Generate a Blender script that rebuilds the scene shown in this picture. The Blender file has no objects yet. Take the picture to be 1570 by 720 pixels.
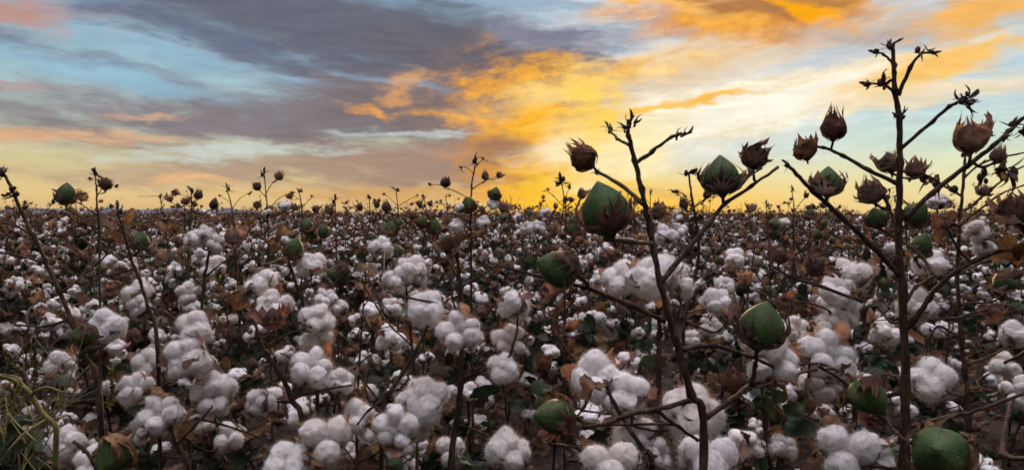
import bpy, math, random
import numpy as np
from mathutils import Vector, Matrix, noise as mnoise

random.seed(7)
RNG = np.random.default_rng(7)
PI = math.pi
scene = bpy.context.scene
COL = scene.collection

# ------------------------------------------------------------------ camera
F_PX, CX, CY, W_PX, H_PX = 1121.0, 785.0, 360.0, 1570.0, 720.0
CAM_H = 0.95
HORIZON = 328.0
PITCH = math.atan((CY - HORIZON) / F_PX)
cam_data = bpy.data.cameras.new('camera')
cam = bpy.data.objects.new('camera', cam_data)
COL.objects.link(cam)
cam.location = (0, 0, CAM_H)
cam.rotation_euler = (PI / 2 - PITCH, 0, 0)
cam_data.sensor_fit = 'HORIZONTAL'
cam_data.sensor_width = 36.0
cam_data.lens = 36.0 * F_PX / W_PX
cam_data.clip_start = 0.02
cam_data.clip_end = 30000
scene.camera = cam
FWD = Vector((0, math.cos(PITCH), -math.sin(PITCH)))
UP = Vector((0, math.sin(PITCH), math.cos(PITCH)))
RIGHT = Vector((1, 0, 0))
CAM = Vector((0, 0, CAM_H))

scene.view_settings.view_transform = 'Standard'
scene.view_settings.look = 'None'
scene.view_settings.exposure = 0.0
scene.view_settings.gamma = 1.0
scene.view_settings.use_curve_mapping = False
scene.render.engine = 'CYCLES'
scene.cycles.use_denoising = True
scene.cycles.max_bounces = 7
scene.cycles.diffuse_bounces = 4
scene.cycles.transparent_max_bounces = 8
scene.cycles.filter_width = 1.7


def lin(r, g, b):
    def f(c):
        c /= 255.0
        return c / 12.92 if c <= 0.04045 else ((c + 0.055) / 1.055) ** 2.4
    return (f(r), f(g), f(b), 1.0)


# ------------------------------------------------------------------ node helpers
class Nodes:
    def __init__(self, tree):
        self.t = tree
        tree.nodes.clear()

    def new(self, kind, **kw):
        n = self.t.nodes.new(kind)
        for k, v in kw.items():
            setattr(n, k, v)
        return n

    def put(self, sock, v):
        if isinstance(v, bpy.types.NodeSocket):
            self.t.links.new(v, sock)
        else:
            sock.default_value = v

    def m(self, op, a, b=None, c=None, clamp=False):
        n = self.new('ShaderNodeMath', operation=op, use_clamp=clamp)
        for i, v in enumerate((a, b, c)):
            if v is not None:
                self.put(n.inputs[i], v)
        return n.outputs[0]

    def mix(self, fac, a, b, blend='MIX'):
        n = self.new('ShaderNodeMix', data_type='RGBA', blend_type=blend)
        self.put(n.inputs[0], fac)
        self.put(n.inputs[6], a)
        self.put(n.inputs[7], b)
        return n.outputs[2]

    def ramp(self, fac, stops, interp='LINEAR'):
        n = self.new('ShaderNodeValToRGB')
        cr = n.color_ramp
        cr.interpolation = interp
        while len(cr.elements) < len(stops):
            cr.elements.new(0.5)
        for e, (p, c) in zip(cr.elements, stops):
            e.position = p
            e.color = c
        self.put(n.inputs[0], fac)
        return n.outputs[0]

    def noise(self, vec, scale, detail=6.0, rough=0.55, dist=0.0, lac=2.0):
        n = self.new('ShaderNodeTexNoise')
        self.put(n.inputs['Vector'], vec)
        n.inputs['Scale'].default_value = scale
        n.inputs['Detail'].default_value = detail
        n.inputs['Roughness'].default_value = rough
        n.inputs['Distortion'].default_value = dist
        n.inputs['Lacunarity'].default_value = lac
        return n.outputs[0]

    def smooth(self, x, lo, hi):
        n = self.new('ShaderNodeMapRange', interpolation_type='SMOOTHSTEP')
        self.put(n.inputs[0], x)
        n.inputs[1].default_value = lo
        n.inputs[2].default_value = hi
        return n.outputs[0]

    def xyz(self, x, y, z):
        n = self.new('ShaderNodeCombineXYZ')
        self.put(n.inputs[0], x)
        self.put(n.inputs[1], y)
        self.put(n.inputs[2], z)
        return n.outputs[0]


# ------------------------------------------------------------------ sky
SUN_AZ = math.atan((935 - CX) / F_PX)
SUN_EL = math.radians(2.5)
world = bpy.data.worlds.new('World')
scene.world = world
world.use_nodes = True


def build_sky():
    N = Nodes(world.node_tree)
    out = N.new('ShaderNodeOutputWorld')
    bg = N.new('ShaderNodeBackground')
    N.t.links.new(bg.outputs[0], out.inputs[0])
    tc = N.new('ShaderNodeTexCoord')
    sep = N.new('ShaderNodeSeparateXYZ')
    N.t.links.new(tc.outputs['Generated'], sep.inputs[0])
    X, Y, Z = sep.outputs
    az = N.m('ARCTAN2', X, Y)
    el = N.m('ARCSINE', Z)
    # degrees; clouds are described by their bearing and height above the horizon
    A = N.m('MULTIPLY', az, 180 / PI)
    E = N.m('MULTIPLY', el, 180 / PI)

    def ae(px, py):
        a = math.atan((px - CX) / F_PX)
        e = math.atan((HORIZON - py) / F_PX * math.cos(a))
        return math.degrees(a), math.degrees(e)

    # clear sky: three vertical gradients, left / sunward / right
    e01 = N.m('DIVIDE', N.m('MAXIMUM', E, 0.0), 40.0, clamp=True)

    def grad(rows):
        return N.ramp(e01, [(max(0.0, h / 40.0), lin(*c)) for h, c in rows])
    left = grad([(0, (216, 178, 124)), (1.5, (230, 198, 138)), (4, (214, 204, 156)), (6.5, (182, 196, 186)), (10, (158, 190, 204)), (17, (134, 174, 202)), (26, (126, 156, 188)), (40, (150, 164, 190))])
    sunw = grad([(0, (254, 192, 74)), (1.5, (254, 208, 100)), (2.8, (244, 222, 160)), (4.6, (218, 221, 220)), (7.5, (212, 218, 224)), (12, (222, 226, 228)), (20, (190, 208, 224)), (40, (160, 180, 205))])
    right = grad([(0, (238, 206, 144)), (1.6, (238, 220, 162)), (3.4, (226, 228, 190)), (5.2, (206, 224, 210)), (8, (194, 216, 222)), (11, (188, 212, 226)), (17, (190, 214, 228)), (26, (180, 198, 214)), (40, (160, 180, 205))])
    base = N.mix(N.smooth(A, -8.0, 24.0), left, right)
    ds = N.m('SUBTRACT', A, 11.0)
    g = N.m('EXPONENT', N.m('MULTIPLY', N.m('MULTIPLY', ds, ds), -1.0 / (10.5 ** 2)))
    base = N.mix(g, base, sunw)
    # overhead and behind the viewer: dimmed physical sky plus an added fill glow
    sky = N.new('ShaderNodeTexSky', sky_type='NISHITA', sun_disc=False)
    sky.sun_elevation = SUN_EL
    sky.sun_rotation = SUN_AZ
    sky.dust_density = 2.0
    nish_fill = N.mix(1.0, sky.outputs[0], (SKY_K, SKY_K * 0.93, SKY_K * 0.98, 1), 'MULTIPLY')
    nish_fill = N.mix(1.0, nish_fill, N.mix(N.smooth(E, 36.0, 86.0), FILL_LOW, FILL_HIGH), 'ADD')  # added fill, strongest at the zenith, outweighs the dimmed sky
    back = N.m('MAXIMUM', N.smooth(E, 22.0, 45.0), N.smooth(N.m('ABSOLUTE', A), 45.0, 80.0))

    # cloud texture: two streaky fields and a puffy one
    w1 = N.noise(N.xyz(N.m('MULTIPLY', A, 0.10), N.m('MULTIPLY', E, 0.25), 3.1), 1.0, 3.0)
    wob = N.m('MULTIPLY', N.m('SUBTRACT', w1, 0.5), 2.2)

    def tilted(sx, sy, tilt, seed, detail, rough, wk=1.0):
        ct, st = math.cos(math.radians(tilt)), math.sin(math.radians(tilt))
        u = N.m('ADD', N.m('MULTIPLY', A, ct), N.m('MULTIPLY', E, st))
        v = N.m('SUBTRACT', N.m('MULTIPLY', E, ct), N.m('MULTIPLY', A, st))
        v = N.m('ADD', v, N.m('MULTIPLY', wob, wk))
        return N.noise(N.xyz(N.m('MULTIPLY', u, sx), N.m('MULTIPLY', v, sy), seed), 1.0, detail, rough)
    n_left = tilted(0.075, 0.42, -6.0, 1.7, 6.0, 0.64)
    n_right = tilted(0.10, 0.46, 12.0, 8.3, 6.0, 0.64)
    n_puff = tilted(0.42, 0.95, 4.0, 5.5, 6.0, 0.66, 0.6)
    n_fine = tilted(0.20, 1.15, -3.0, 12.5, 5.0, 0.64)
    tex = {'l': n_left, 'r': n_right, 'p': n_puff, 'f': n_fine}

    col = base
    warp = N.noise(N.xyz(N.m('MULTIPLY', A, 0.22), N.m('MULTIPLY', E, 0.45), 21.0), 1.0, 3.0, 0.6)
    wx = N.m('MULTIPLY', N.m('SUBTRACT', warp, 0.5), 7.0)
    warp2 = N.noise(N.xyz(N.m('MULTIPLY', A, 0.2), N.m('MULTIPLY', E, 0.5), 33.0), 1.0, 3.0, 0.6)
    wy = N.m('MULTIPLY', N.m('SUBTRACT', warp2, 0.5), 3.0)
    Aw, Ew = N.m('ADD', A, wx), N.m('ADD', E, wy)

    def cloud(px, py, rx, ry, rot, rgb, t='l', k=2.4, gain=1.2, lo=0.22, hi=1.14, amt=1.0, warped=True, rgb2=None):
        """One cloud: an ellipse (photo-sized radii) whose density is broken up by a cloud texture."""
        nonlocal col
        a0, e0 = ae(px, py)
        if t == 'p' and lo == 0.22:
            lo, hi = 0.10, 1.30
        deg = math.degrees(1 / F_PX)
        ra, re = rx * deg, ry * deg
        c, s = math.cos(math.radians(rot)), math.sin(math.radians(rot))
        da = N.m('SUBTRACT', Aw if warped else A, a0)
        de = N.m('SUBTRACT', Ew if warped else E, e0)
        u = N.m('MULTIPLY', N.m('ADD', N.m('MULTIPLY', da, c), N.m('MULTIPLY', de, s)), 1 / ra)
        v = N.m('MULTIPLY', N.m('SUBTRACT', N.m('MULTIPLY', de, c), N.m('MULTIPLY', da, s)), 1 / re)
        d2 = N.m('ADD', N.m('MULTIPLY', u, u), N.m('MULTIPLY', v, v))
        gz = N.m('EXPONENT', N.m('MULTIPLY', d2, -0.8))
        dens = N.m('ADD', N.m('MULTIPLY', gz, gain), N.m('MULTIPLY', N.m('MULTIPLY', N.m('SUBTRACT', tex[t], 0.5), k * 0.88), N.m('POWER', gz, 0.35)))
        al = N.m('MULTIPLY', N.smooth(dens, lo, hi), amt)
        cc = lin(*rgb)
        if rgb2 is not None:
            cc = N.mix(N.smooth(tex['p' if t != 'p' else 'r'], 0.38, 0.62), cc, lin(*rgb2))
        col = N.mix(al, col, cc)

    CLOUDS(cloud)
    # thin wisps over everything, lighter and darker
    wisp = tilted(0.11, 1.5, 2.0, 41.0, 5.0, 0.66, 1.6)
    wk = N.m('ADD', N.m('MULTIPLY', N.m('SUBTRACT', wisp, 0.5), N.m('MULTIPLY', N.smooth(E, 0.5, 6.0), 0.55)), 1.0)
    pk = N.m('ADD', N.m('MULTIPLY', N.m('SUBTRACT', n_puff, 0.5), N.m('MULTIPLY', N.smooth(E, 0.5, 6.0), 0.30)), 1.0)
    wk = N.m('MULTIPLY', wk, pk)
    col = N.mix(1.0, col, N.xyz(wk, wk, wk), 'MULTIPLY')
    N.put(bg.inputs[0], col)
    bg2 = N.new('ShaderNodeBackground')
    N.put(bg2.inputs[0], nish_fill)
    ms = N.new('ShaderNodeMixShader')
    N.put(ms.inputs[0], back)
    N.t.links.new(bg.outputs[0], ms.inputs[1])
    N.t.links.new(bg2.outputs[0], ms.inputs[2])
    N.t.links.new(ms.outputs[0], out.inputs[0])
    world.cycles.sampling_method = 'NONE'


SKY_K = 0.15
FILL_LOW = (0.035, 0.03, 0.04, 1)
FILL_HIGH = (4.4, 4.05, 4.5, 1)  # added zenith glow, brighter than the sky in view, to light the cotton


def CLOUDS(c):
    # --- the big grey-mauve bank
    c(560, 120, 460, 140, -3, (132, 132, 148), 'l', 2.8, 0.95, amt=0.75)
    c(540, 48, 300, 78, -4, (104, 105, 119), 'l', 2.4, 1.4, amt=0.95)
    c(740, 100, 180, 50, -8, (106, 103, 112), 'l', 2.0, 1.4)
    c(870, 78, 110, 14, -16, (112, 112, 134), 'f', 2.6, 1.2)
    c(230, 34, 210, 34, -10, (106, 114, 136), 'l', 3.2, 1.05)
    c(150, 95, 190, 16, -8, (120, 130, 150), 'l', 3.4, 1.0)
    c(430, 185, 340, 46, 3, (128, 119, 124), 'l', 3.0, 1.3, amt=0.95)
    c(690, 165, 200, 52, 0, (126, 114, 116), 'l', 2.4, 1.4)
    c(630, 250, 290, 44, 2, (164, 136, 120), 'l', 3.0, 1.25, amt=0.95)
    c(300, 258, 260, 26, 2, (180, 154, 132), 'l', 3.2, 1.05, amt=0.85)
    c(660, 298, 300, 14, 0, (214, 164, 104), 'l', 2.8, 1.1, amt=0.85)
    c(120, 160, 240, 26, -2, (140, 132, 138), 'l', 3.4, 1.0, amt=0.9)
    # --- pale and blue gaps showing through it
    c(650, 206, 130, 8, 0, (192, 200, 198), 'f', 3.6, 1.0)
    c(330, 232, 170, 12, 3, (200, 206, 196), 'f', 3.6, 1.1)
    c(560, 118, 160, 8, -8, (138, 158, 178), 'f', 3.6, 0.9, amt=0.8)
    c(180, 120, 200, 20, -8, (150, 190, 212), 'l', 3.4, 0.95, amt=0.9)
    c(330, 95, 120, 14, -10, (142, 178, 202), 'f', 3.4, 0.95, amt=0.8)
    # --- warm pink lit edges on the left
    c(25, 18, 90, 22, 0, (188, 148, 140), 'p', 2.4, 1.05)
    c(80, 212, 170, 16, 2, (220, 174, 136), 'f', 3.0, 1.05)
    c(200, 184, 70, 7, 2, (210, 168, 138), 'f', 2.8, 1.0, amt=0.8)
    c(290, 274, 90, 8, 0, (232, 182, 132), 'f', 2.6, 1.05)
    c(20, 134, 100, 8, 0, (180, 152, 152), 'f', 2.8, 0.9, amt=0.7)
    # --- orange heart, middle
    c(800, 170, 110, 84, 14, (206, 140, 72), 'p', 3.0, 1.1, amt=0.85)
    c(785, 245, 80, 60, 8, (214, 146, 66), 'p', 3.0, 1.05)
    c(838, 185, 76, 84, 10, (255, 182, 44), 'p', 3.0, 1.25, rgb2=(255, 204, 74))
    c(852, 258, 56, 56, 0, (255, 186, 34), 'p', 2.8, 1.3, rgb2=(250, 166, 34))
    c(634, 126, 46, 17, 12, (232, 168, 102), 'p', 4.2, 0.9, amt=0.65)
    c(600, 152, 36, 10, 10, (228, 164, 100), 'p', 4.2, 0.9, amt=0.65)
    c(560, 174, 36, 8, -6, (236, 164, 88), 'p', 3.0, 1.1)
    c(715, 181, 66, 11, -2, (248, 174, 60), 'p', 3.0, 1.15)
    c(760, 130, 56, 18, 8, (240, 170, 72), 'p', 3.0, 1.15)
    c(800, 302, 130, 18, 0, (250, 184, 66), 'f', 2.8, 1.1)
    c(885, 280, 110, 44, 0, (255, 200, 50), 'f', 1.8, 1.2, amt=0.95)
    c(775, 232, 44, 18, 0, (150, 114, 98), 'p', 2.8, 1.1)
    c(800, 276, 44, 12, 0, (186, 130, 76), 'p', 2.8, 1.05, amt=0.8)
    # --- bright sweep from the orange heart up to the right
    c(1110, 100, 270, 56, 8, (236, 210, 178), 'r', 2.8, 1.2, amt=0.9)
    c(960, 108, 140, 26, 8, (246, 190, 100), 'r', 3.0, 1.2, rgb2=(252, 214, 140))
    c(1340, 116, 230, 28, 8, (252, 208, 122), 'r', 3.0, 1.25)
    c(1050, 185, 210, 50, 13, (255, 236, 188), 'r', 2.4, 1.4, rgb2=(255, 248, 226))
    c(1180, 158, 180, 26, 14, (255, 248, 228), 'r', 2.4, 1.4)
    c(945, 236, 100, 42, 16, (255, 238, 186), 'r', 2.4, 1.35)
    c(908, 168, 56, 62, 30, (255, 212, 102), 'p', 2.8, 1.2)
    c(1490, 140, 130, 14, 4, (250, 226, 186), 'r', 3.0, 1.0, amt=0.8)
    c(1085, 154, 76, 9, 8, (255, 192, 60), 'r', 2.6, 1.25, amt=0.9)
    c(1000, 170, 50, 7, 6, (255, 196, 78), 'r', 2.4, 1.15)
    # --- blue-grey gap and mauve above it
    c(985, 50, 150, 26, 4, (168, 180, 194), 'r', 2.6, 1.25, rgb2=(190, 192, 198))
    c(830, 56, 110, 22, -4, (134, 134, 152), 'f', 2.8, 1.05)
    c(830, 12, 130, 14, -4, (156, 180, 200), 'f', 2.8, 1.1)
    # --- orange and brown bank at the top right
    c(1150, 24, 190, 40, -4, (222, 150, 76), 'r', 2.8, 1.4, rgb2=(246, 176, 76))
    c(1150, 6, 140, 18, -6, (168, 116, 76), 'r', 3.2, 1.25, amt=0.8)
    c(1245, 24, 72, 12, -28, (255, 172, 26), 'r', 2.2, 1.4)
    c(1000, 4, 100, 9, -12, (252, 192, 104), 'r', 2.4, 1.15)
    c(1385, 46, 140, 26, 4, (206, 184, 166), 'r', 2.8, 1.2, amt=0.9)
    c(1380, 62, 80, 14, 0, (178, 170, 176), 'r', 2.8, 1.1)
    c(1500, 26, 120, 20, 12, (244, 184, 100), 'r', 2.8, 1.25)
    c(1460, 92, 150, 13, 10, (252, 200, 112), 'r', 2.8, 1.2)
    c(1250, 94, 90, 10, 10, (194, 204, 212), 'r', 2.6, 1.05)


build_sky()

# ------------------------------------------------------------------ sun: low, behind the cloud bank, shining towards the viewer
sun_d = bpy.data.lights.new('sun', 'SUN')
sun_d.energy = 3.6
sun_d.angle = math.radians(9)
sun_d.color = (1.0, 0.66, 0.34)
sun = bpy.data.objects.new('sun', sun_d)
COL.objects.link(sun)
sdir = Vector((math.sin(SUN_AZ) * math.cos(SUN_EL), math.cos(SUN_AZ) * math.cos(SUN_EL), math.sin(SUN_EL + math.radians(5))))
sun.rotation_euler = sdir.to_track_quat('Z', 'Y').to_euler()

# ------------------------------------------------------------------ materials
def material(name):
    m = bpy.data.materials.new(name)
    m.use_nodes = True
    N = Nodes(m.node_tree)
    out = N.new('ShaderNodeOutputMaterial')
    return m, N, out


def geom_coords(N):
    tc = N.new('ShaderNodeTexCoord')
    return tc.outputs['Object']


def bump(N, height, strength, dist):
    b = N.new('ShaderNodeBump')
    b.inputs['Strength'].default_value = strength
    b.inputs['Distance'].default_value = dist
    N.put(b.inputs['Height'], height)
    return b.outputs[0]


def mat_cotton():
    m, N, out = material('cotton_fibre')
    co = geom_coords(N)
    p = N.new('ShaderNodeBsdfPrincipled')
    n1 = N.noise(co, 55.0, 3.0)
    oi = N.new('ShaderNodeObjectInfo')
    tint = N.mix(N.smooth(n1, 0.35, 0.7), (0.80, 0.765, 0.745, 1), (0.84, 0.825, 0.825, 1))
    tint = N.mix(N.m('MULTIPLY', N.m('POWER', oi.outputs['Random'], 2.0), 0.7), tint, (0.68, 0.61, 0.56, 1))
    n5 = N.noise(co, 38.0, 4.0, 0.6)
    tint = N.mix(N.m('MULTIPLY', N.smooth(n5, 0.52, 0.70), 0.55), tint, (0.66, 0.56, 0.47, 1))
    n2 = N.noise(co, 190.0, 2.0)
    tint = N.mix(N.smooth(n2, 0.70, 0.73), tint, (0.20, 0.11, 0.06, 1))
    N.put(p.inputs['Base Color'], tint)
    p.inputs['Roughness'].default_value = 0.95
    p.inputs['Specular IOR Level'].default_value = 0.08
    p.inputs['Subsurface Weight'].default_value = 0.6
    p.inputs['Subsurface Radius'].default_value = (1.0, 0.92, 0.88)
    p.inputs['Subsurface Scale'].default_value = 0.006
    p.inputs['Sheen Weight'].default_value = 0.25
    p.inputs['Sheen Roughness'].default_value = 0.5
    nb = N.noise(co, 700.0, 4.0, 0.7, 0.6)
    N.put(p.inputs['Normal'], bump(N, nb, 0.22, 0.0012))
    tr = N.new('ShaderNodeBsdfTranslucent')
    tr.inputs[0].default_value = (0.85, 0.80, 0.76, 1)
    ms = N.new('ShaderNodeMixShader')
    ms.inputs[0].default_value = 0.10
    N.t.links.new(p.outputs[0], ms.inputs[1])
    N.t.links.new(tr.outputs[0], ms.inputs[2])
    N.t.links.new(ms.outputs[0], out.inputs[0])
    return m


def mat_papery(name, cols, trans=0.35, scale=40.0, vein=True, rough=0.75):
    m, N, out = material(name)
    co = geom_coords(N)
    oi = N.new('ShaderNodeObjectInfo')
    off = N.m('MULTIPLY', oi.outputs['Random'], 37.0)
    add = N.new('ShaderNodeVectorMath', operation='ADD')
    N.put(add.inputs[0], co)
    N.put(add.inputs[1], N.xyz(off, off, off))
    n1 = N.noise(add.outputs[0], scale, 5.0, 0.65)
    c = N.ramp(n1, [(0.28, cols[0]), (0.47, cols[1]), (0.6, cols[2]), (0.74, cols[3])])
    hsv = N.new('ShaderNodeHueSaturation')
    N.put(hsv.inputs['Value'], N.m('ADD', N.m('MULTIPLY', N.m('FRACT', N.m('MULTIPLY', oi.outputs['Random'], 7.3)), 1.25), 0.5))
    N.put(hsv.inputs['Hue'], N.m('ADD', N.m('MULTIPLY', N.m('FRACT', N.m('MULTIPLY', oi.outputs['Random'], 3.7)), 0.035), 0.49))
    N.put(hsv.inputs['Saturation'], N.m('ADD', N.m('MULTIPLY', N.m('FRACT', N.m('MULTIPLY', oi.outputs['Random'], 11.3)), 0.45), 0.65))
    N.put(hsv.inputs['Color'], c)
    c = hsv.outputs[0]
    n2 = N.noise(add.outputs[0], scale * 9, 4.0, 0.6)
    c = N.mix(N.m('MULTIPLY', N.smooth(n2, 0.55, 0.8), 0.6), c, (0.02, 0.012, 0.009, 1))
    if vein == 'leaf':
        sp = N.new('ShaderNodeSeparateXYZ')
        N.put(sp.inputs[0], co)
        ang = N.m('ARCTAN2', sp.outputs[0], sp.outputs[1])
        rib = N.m('ABSOLUTE', N.m('SINE', N.m('MULTIPLY', ang, 2.6)))
        side = N.m('ABSOLUTE', N.m('SINE', N.m('ADD', N.m('MULTIPLY', N.m('ABSOLUTE', sp.outputs[1]), 420.0), N.m('MULTIPLY', rib, 5.0))))
        vv = N.m('MAXIMUM', N.m('SUBTRACT', 1.0, N.smooth(rib, 0.0, 0.13)), N.m('MULTIPLY', N.m('SUBTRACT', 1.0, N.smooth(side, 0.0, 0.18)), 0.5))
        c = N.mix(N.m('MULTIPLY', vv, 0.45), c, cols[3])
        n2 = N.m('ADD', n2, N.m('MULTIPLY', vv, 0.5))
    p = N.new('ShaderNodeBsdfPrincipled')
    N.put(p.inputs['Base Color'], c)
    p.inputs['Roughness'].default_value = rough
    p.inputs['Specular IOR Level'].default_value = 0.2
    N.put(p.inputs['Normal'], bump(N, n2, 0.5, 0.0012))
    tr = N.new('ShaderNodeBsdfTranslucent')
    N.put(tr.inputs[0], c)
    ms = N.new('ShaderNodeMixShader')
    ms.inputs[0].default_value = trans
    N.t.links.new(p.outputs[0], ms.inputs[1])
    N.t.links.new(tr.outputs[0], ms.inputs[2])
    N.t.links.new(ms.outputs[0], out.inputs[0])
    return m


def mat_solid(name, cols, scale, rough, spec, bump_scale, bump_k, bump_d, stretch=(1, 1, 1), scar=None, seam=False):
    m, N, out = material(name)
    co = geom_coords(N)
    mp = N.new('ShaderNodeMapping')
    mp.inputs['Scale'].default_value = stretch
    N.put(mp.inputs[0], co)
    v = mp.outputs[0]
    n1 = N.noise(v, scale, 5.0, 0.6)
    c = N.ramp(n1, [(0.36, cols[0]), (0.5, cols[1]), (0.63, cols[2])])
    n2 = N.noise(v, bump_scale, 4.0, 0.65)
    c = N.mix(N.m('MULTIPLY', N.smooth(n2, 0.52, 0.72), 0.55), c, cols[3])
    if scar:
        n3 = N.noise(v, 95.0, 5.0, 0.7, 0.8)
        c = N.mix(N.m('MULTIPLY', N.smooth(n3, 0.53, 0.62), 0.8), c, scar)
        n4 = N.noise(v, 620.0, 1.0)
        c = N.mix(N.m('MULTIPLY', N.smooth(n4, 0.58, 0.66), 0.75), c, (0.010, 0.012, 0.008, 1))
        if seam:
            sp = N.new('ShaderNodeSeparateXYZ')
            N.put(sp.inputs[0], co)
            an = N.m('ABSOLUTE', N.m('COSINE', N.m('MULTIPLY', N.m('ARCTAN2', sp.outputs[0], sp.outputs[1]), 2.0)))
            ln = N.m('SUBTRACT', 1.0, N.smooth(an, 0.02, 0.16))
            c = N.mix(N.m('MULTIPLY', ln, 0.35), c, (0.012, 0.020, 0.010, 1))
            n2 = N.m('SUBTRACT', n2, N.m('MULTIPLY', ln, 0.8))
    p = N.new('ShaderNodeBsdfPrincipled')
    N.put(p.inputs['Base Color'], c)
    p.inputs['Roughness'].default_value = rough
    p.inputs['Specular IOR Level'].default_value = spec
    N.put(p.inputs['Normal'], bump(N, n2, bump_k, bump_d))
    N.t.links.new(p.outputs[0], out.inputs[0])
    return m


M_COTTON = mat_cotton()
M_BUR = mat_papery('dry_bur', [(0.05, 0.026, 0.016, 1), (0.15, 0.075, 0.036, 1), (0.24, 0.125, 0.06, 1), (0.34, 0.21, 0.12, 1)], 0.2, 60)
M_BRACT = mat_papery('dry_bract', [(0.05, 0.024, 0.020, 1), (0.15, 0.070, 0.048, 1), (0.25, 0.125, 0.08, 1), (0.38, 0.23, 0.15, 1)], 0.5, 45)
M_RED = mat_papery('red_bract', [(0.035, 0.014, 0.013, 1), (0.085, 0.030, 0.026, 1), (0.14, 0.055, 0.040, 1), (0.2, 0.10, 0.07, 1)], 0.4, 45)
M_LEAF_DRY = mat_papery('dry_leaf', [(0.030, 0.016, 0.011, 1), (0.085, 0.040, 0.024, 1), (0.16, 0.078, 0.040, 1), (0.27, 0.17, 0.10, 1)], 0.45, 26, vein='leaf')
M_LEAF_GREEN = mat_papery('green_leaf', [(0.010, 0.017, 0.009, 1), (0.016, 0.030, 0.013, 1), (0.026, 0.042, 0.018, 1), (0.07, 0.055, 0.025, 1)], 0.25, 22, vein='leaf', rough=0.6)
M_GREEN = mat_solid('green_boll', [(0.032, 0.066, 0.020, 1), (0.054, 0.096, 0.028, 1), (0.110, 0.130, 0.042, 1), (0.026, 0.034, 0.014, 1)], 42, 0.62, 0.22, 420, 0.4, 0.0007, scar=(0.085, 0.05, 0.028, 1), seam=True)
M_DARK = mat_solid('dried_boll', [(0.035, 0.026, 0.018, 1), (0.06, 0.036, 0.022, 1), (0.05, 0.055, 0.028, 1), (0.02, 0.012, 0.01, 1)], 50, 0.6, 0.25, 500, 0.5, 0.001)
M_STEM = mat_solid('woody_stem', [(0.022, 0.012, 0.010, 1), (0.044, 0.022, 0.015, 1), (0.085, 0.046, 0.026, 1), (0.012, 0.007, 0.006, 1)], 70, 0.75, 0.2, 300, 1.0, 0.0018, (1, 1, 0.22), scar=(0.115, 0.085, 0.05, 1))
M_STEM_GREEN = mat_solid('olive_stem', [(0.050, 0.032, 0.018, 1), (0.085, 0.064, 0.030, 1), (0.105, 0.090, 0.040, 1), (0.03, 0.018, 0.012, 1)], 30, 0.65, 0.25, 240, 0.7, 0.001, (1, 1, 0.22))
M_WEED = mat_solid('yellow_stalk', [(0.09, 0.085, 0.025, 1), (0.15, 0.125, 0.035, 1), (0.20, 0.15, 0.045, 1), (0.10, 0.05, 0.03, 1)], 30, 0.6, 0.3, 200, 0.4, 0.001, (1, 1, 0.3))
M_SPIKE = mat_papery('seed_spike', [(0.05, 0.045, 0.015, 1), (0.11, 0.09, 0.03, 1), (0.17, 0.12, 0.05, 1), (0.2, 0.13, 0.08, 1)], 0.3, 90)


# ------------------------------------------------------------------ mesh builder
class MB:
    def __init__(self):
        self.v, self.f, self.mi, self.n = [], [], [], 0

    def add(self, verts, faces, mi=0):
        verts = np.asarray(verts, dtype=float).reshape(-1, 3)
        self.v.append(verts)
        o = self.n
        self.f.extend([tuple(i + o for i in f) for f in faces])
        self.mi.extend([mi] * len(faces))
        self.n += len(verts)

    def mesh(self, name, mats, smooth=True):
        me = bpy.data.meshes.new(name)
        v = np.vstack(self.v) if self.v else np.zeros((0, 3))
        me.from_pydata(v.tolist(), [], self.f)
        for m in mats:
            me.materials.append(m)
        me.polygons.foreach_set('material_index', np.array(self.mi, dtype=np.int32))
        if smooth:
            me.polygons.foreach_set('use_smooth', np.ones(len(self.f), dtype=bool))
        me.update()
        return me


def obj(name, me, parent=None, mat=None):
    o = bpy.data.objects.new(name, me)
    COL.objects.link(o)
    if parent is not None:
        o.parent = parent
    if mat is not None:
        o.matrix_local = mat
    return o


def unit(v):
    v = np.asarray(v, float)
    return v / max(1e-9, np.linalg.norm(v))


def tube(mb, pts, rad, sides=7, mi=0, cap=True, lump=0.0, rng=None):
    pts = np.asarray(pts, float)
    n = len(pts)
    rad = np.broadcast_to(np.asarray(rad, float), (n,))
    tang = np.gradient(pts, axis=0)
    up = np.array([0.3, 0.9, 0.2])
    t0 = unit(tang[0])
    x = unit(np.cross(up, t0))
    vs = []
    ang = np.linspace(0, 2 * PI, sides, endpoint=False)
    for i in range(n):
        t = unit(tang[i])
        x = unit(x - t * np.dot(x, t))
        y = np.cross(t, x)
        r = rad[i] * np.ones(sides)
        if lump and rng is not None:
            r = r * (1 + lump * rng.uniform(-1, 1, sides))
        vs.append(pts[i] + np.outer(np.cos(ang) * r, x) + np.outer(np.sin(ang) * r, y))
    fs = []
    for i in range(n - 1):
        for j in range(sides):
            k = (j + 1) % sides
            fs.append((i * sides + j, i * sides + k, (i + 1) * sides + k, (i + 1) * sides + j))
    if cap:
        fs.append(tuple(range(sides - 1, -1, -1)))
        fs.append(tuple((n - 1) * sides + j for j in range(sides)))
    mb.add(np.vstack(vs), fs, mi)


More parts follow.
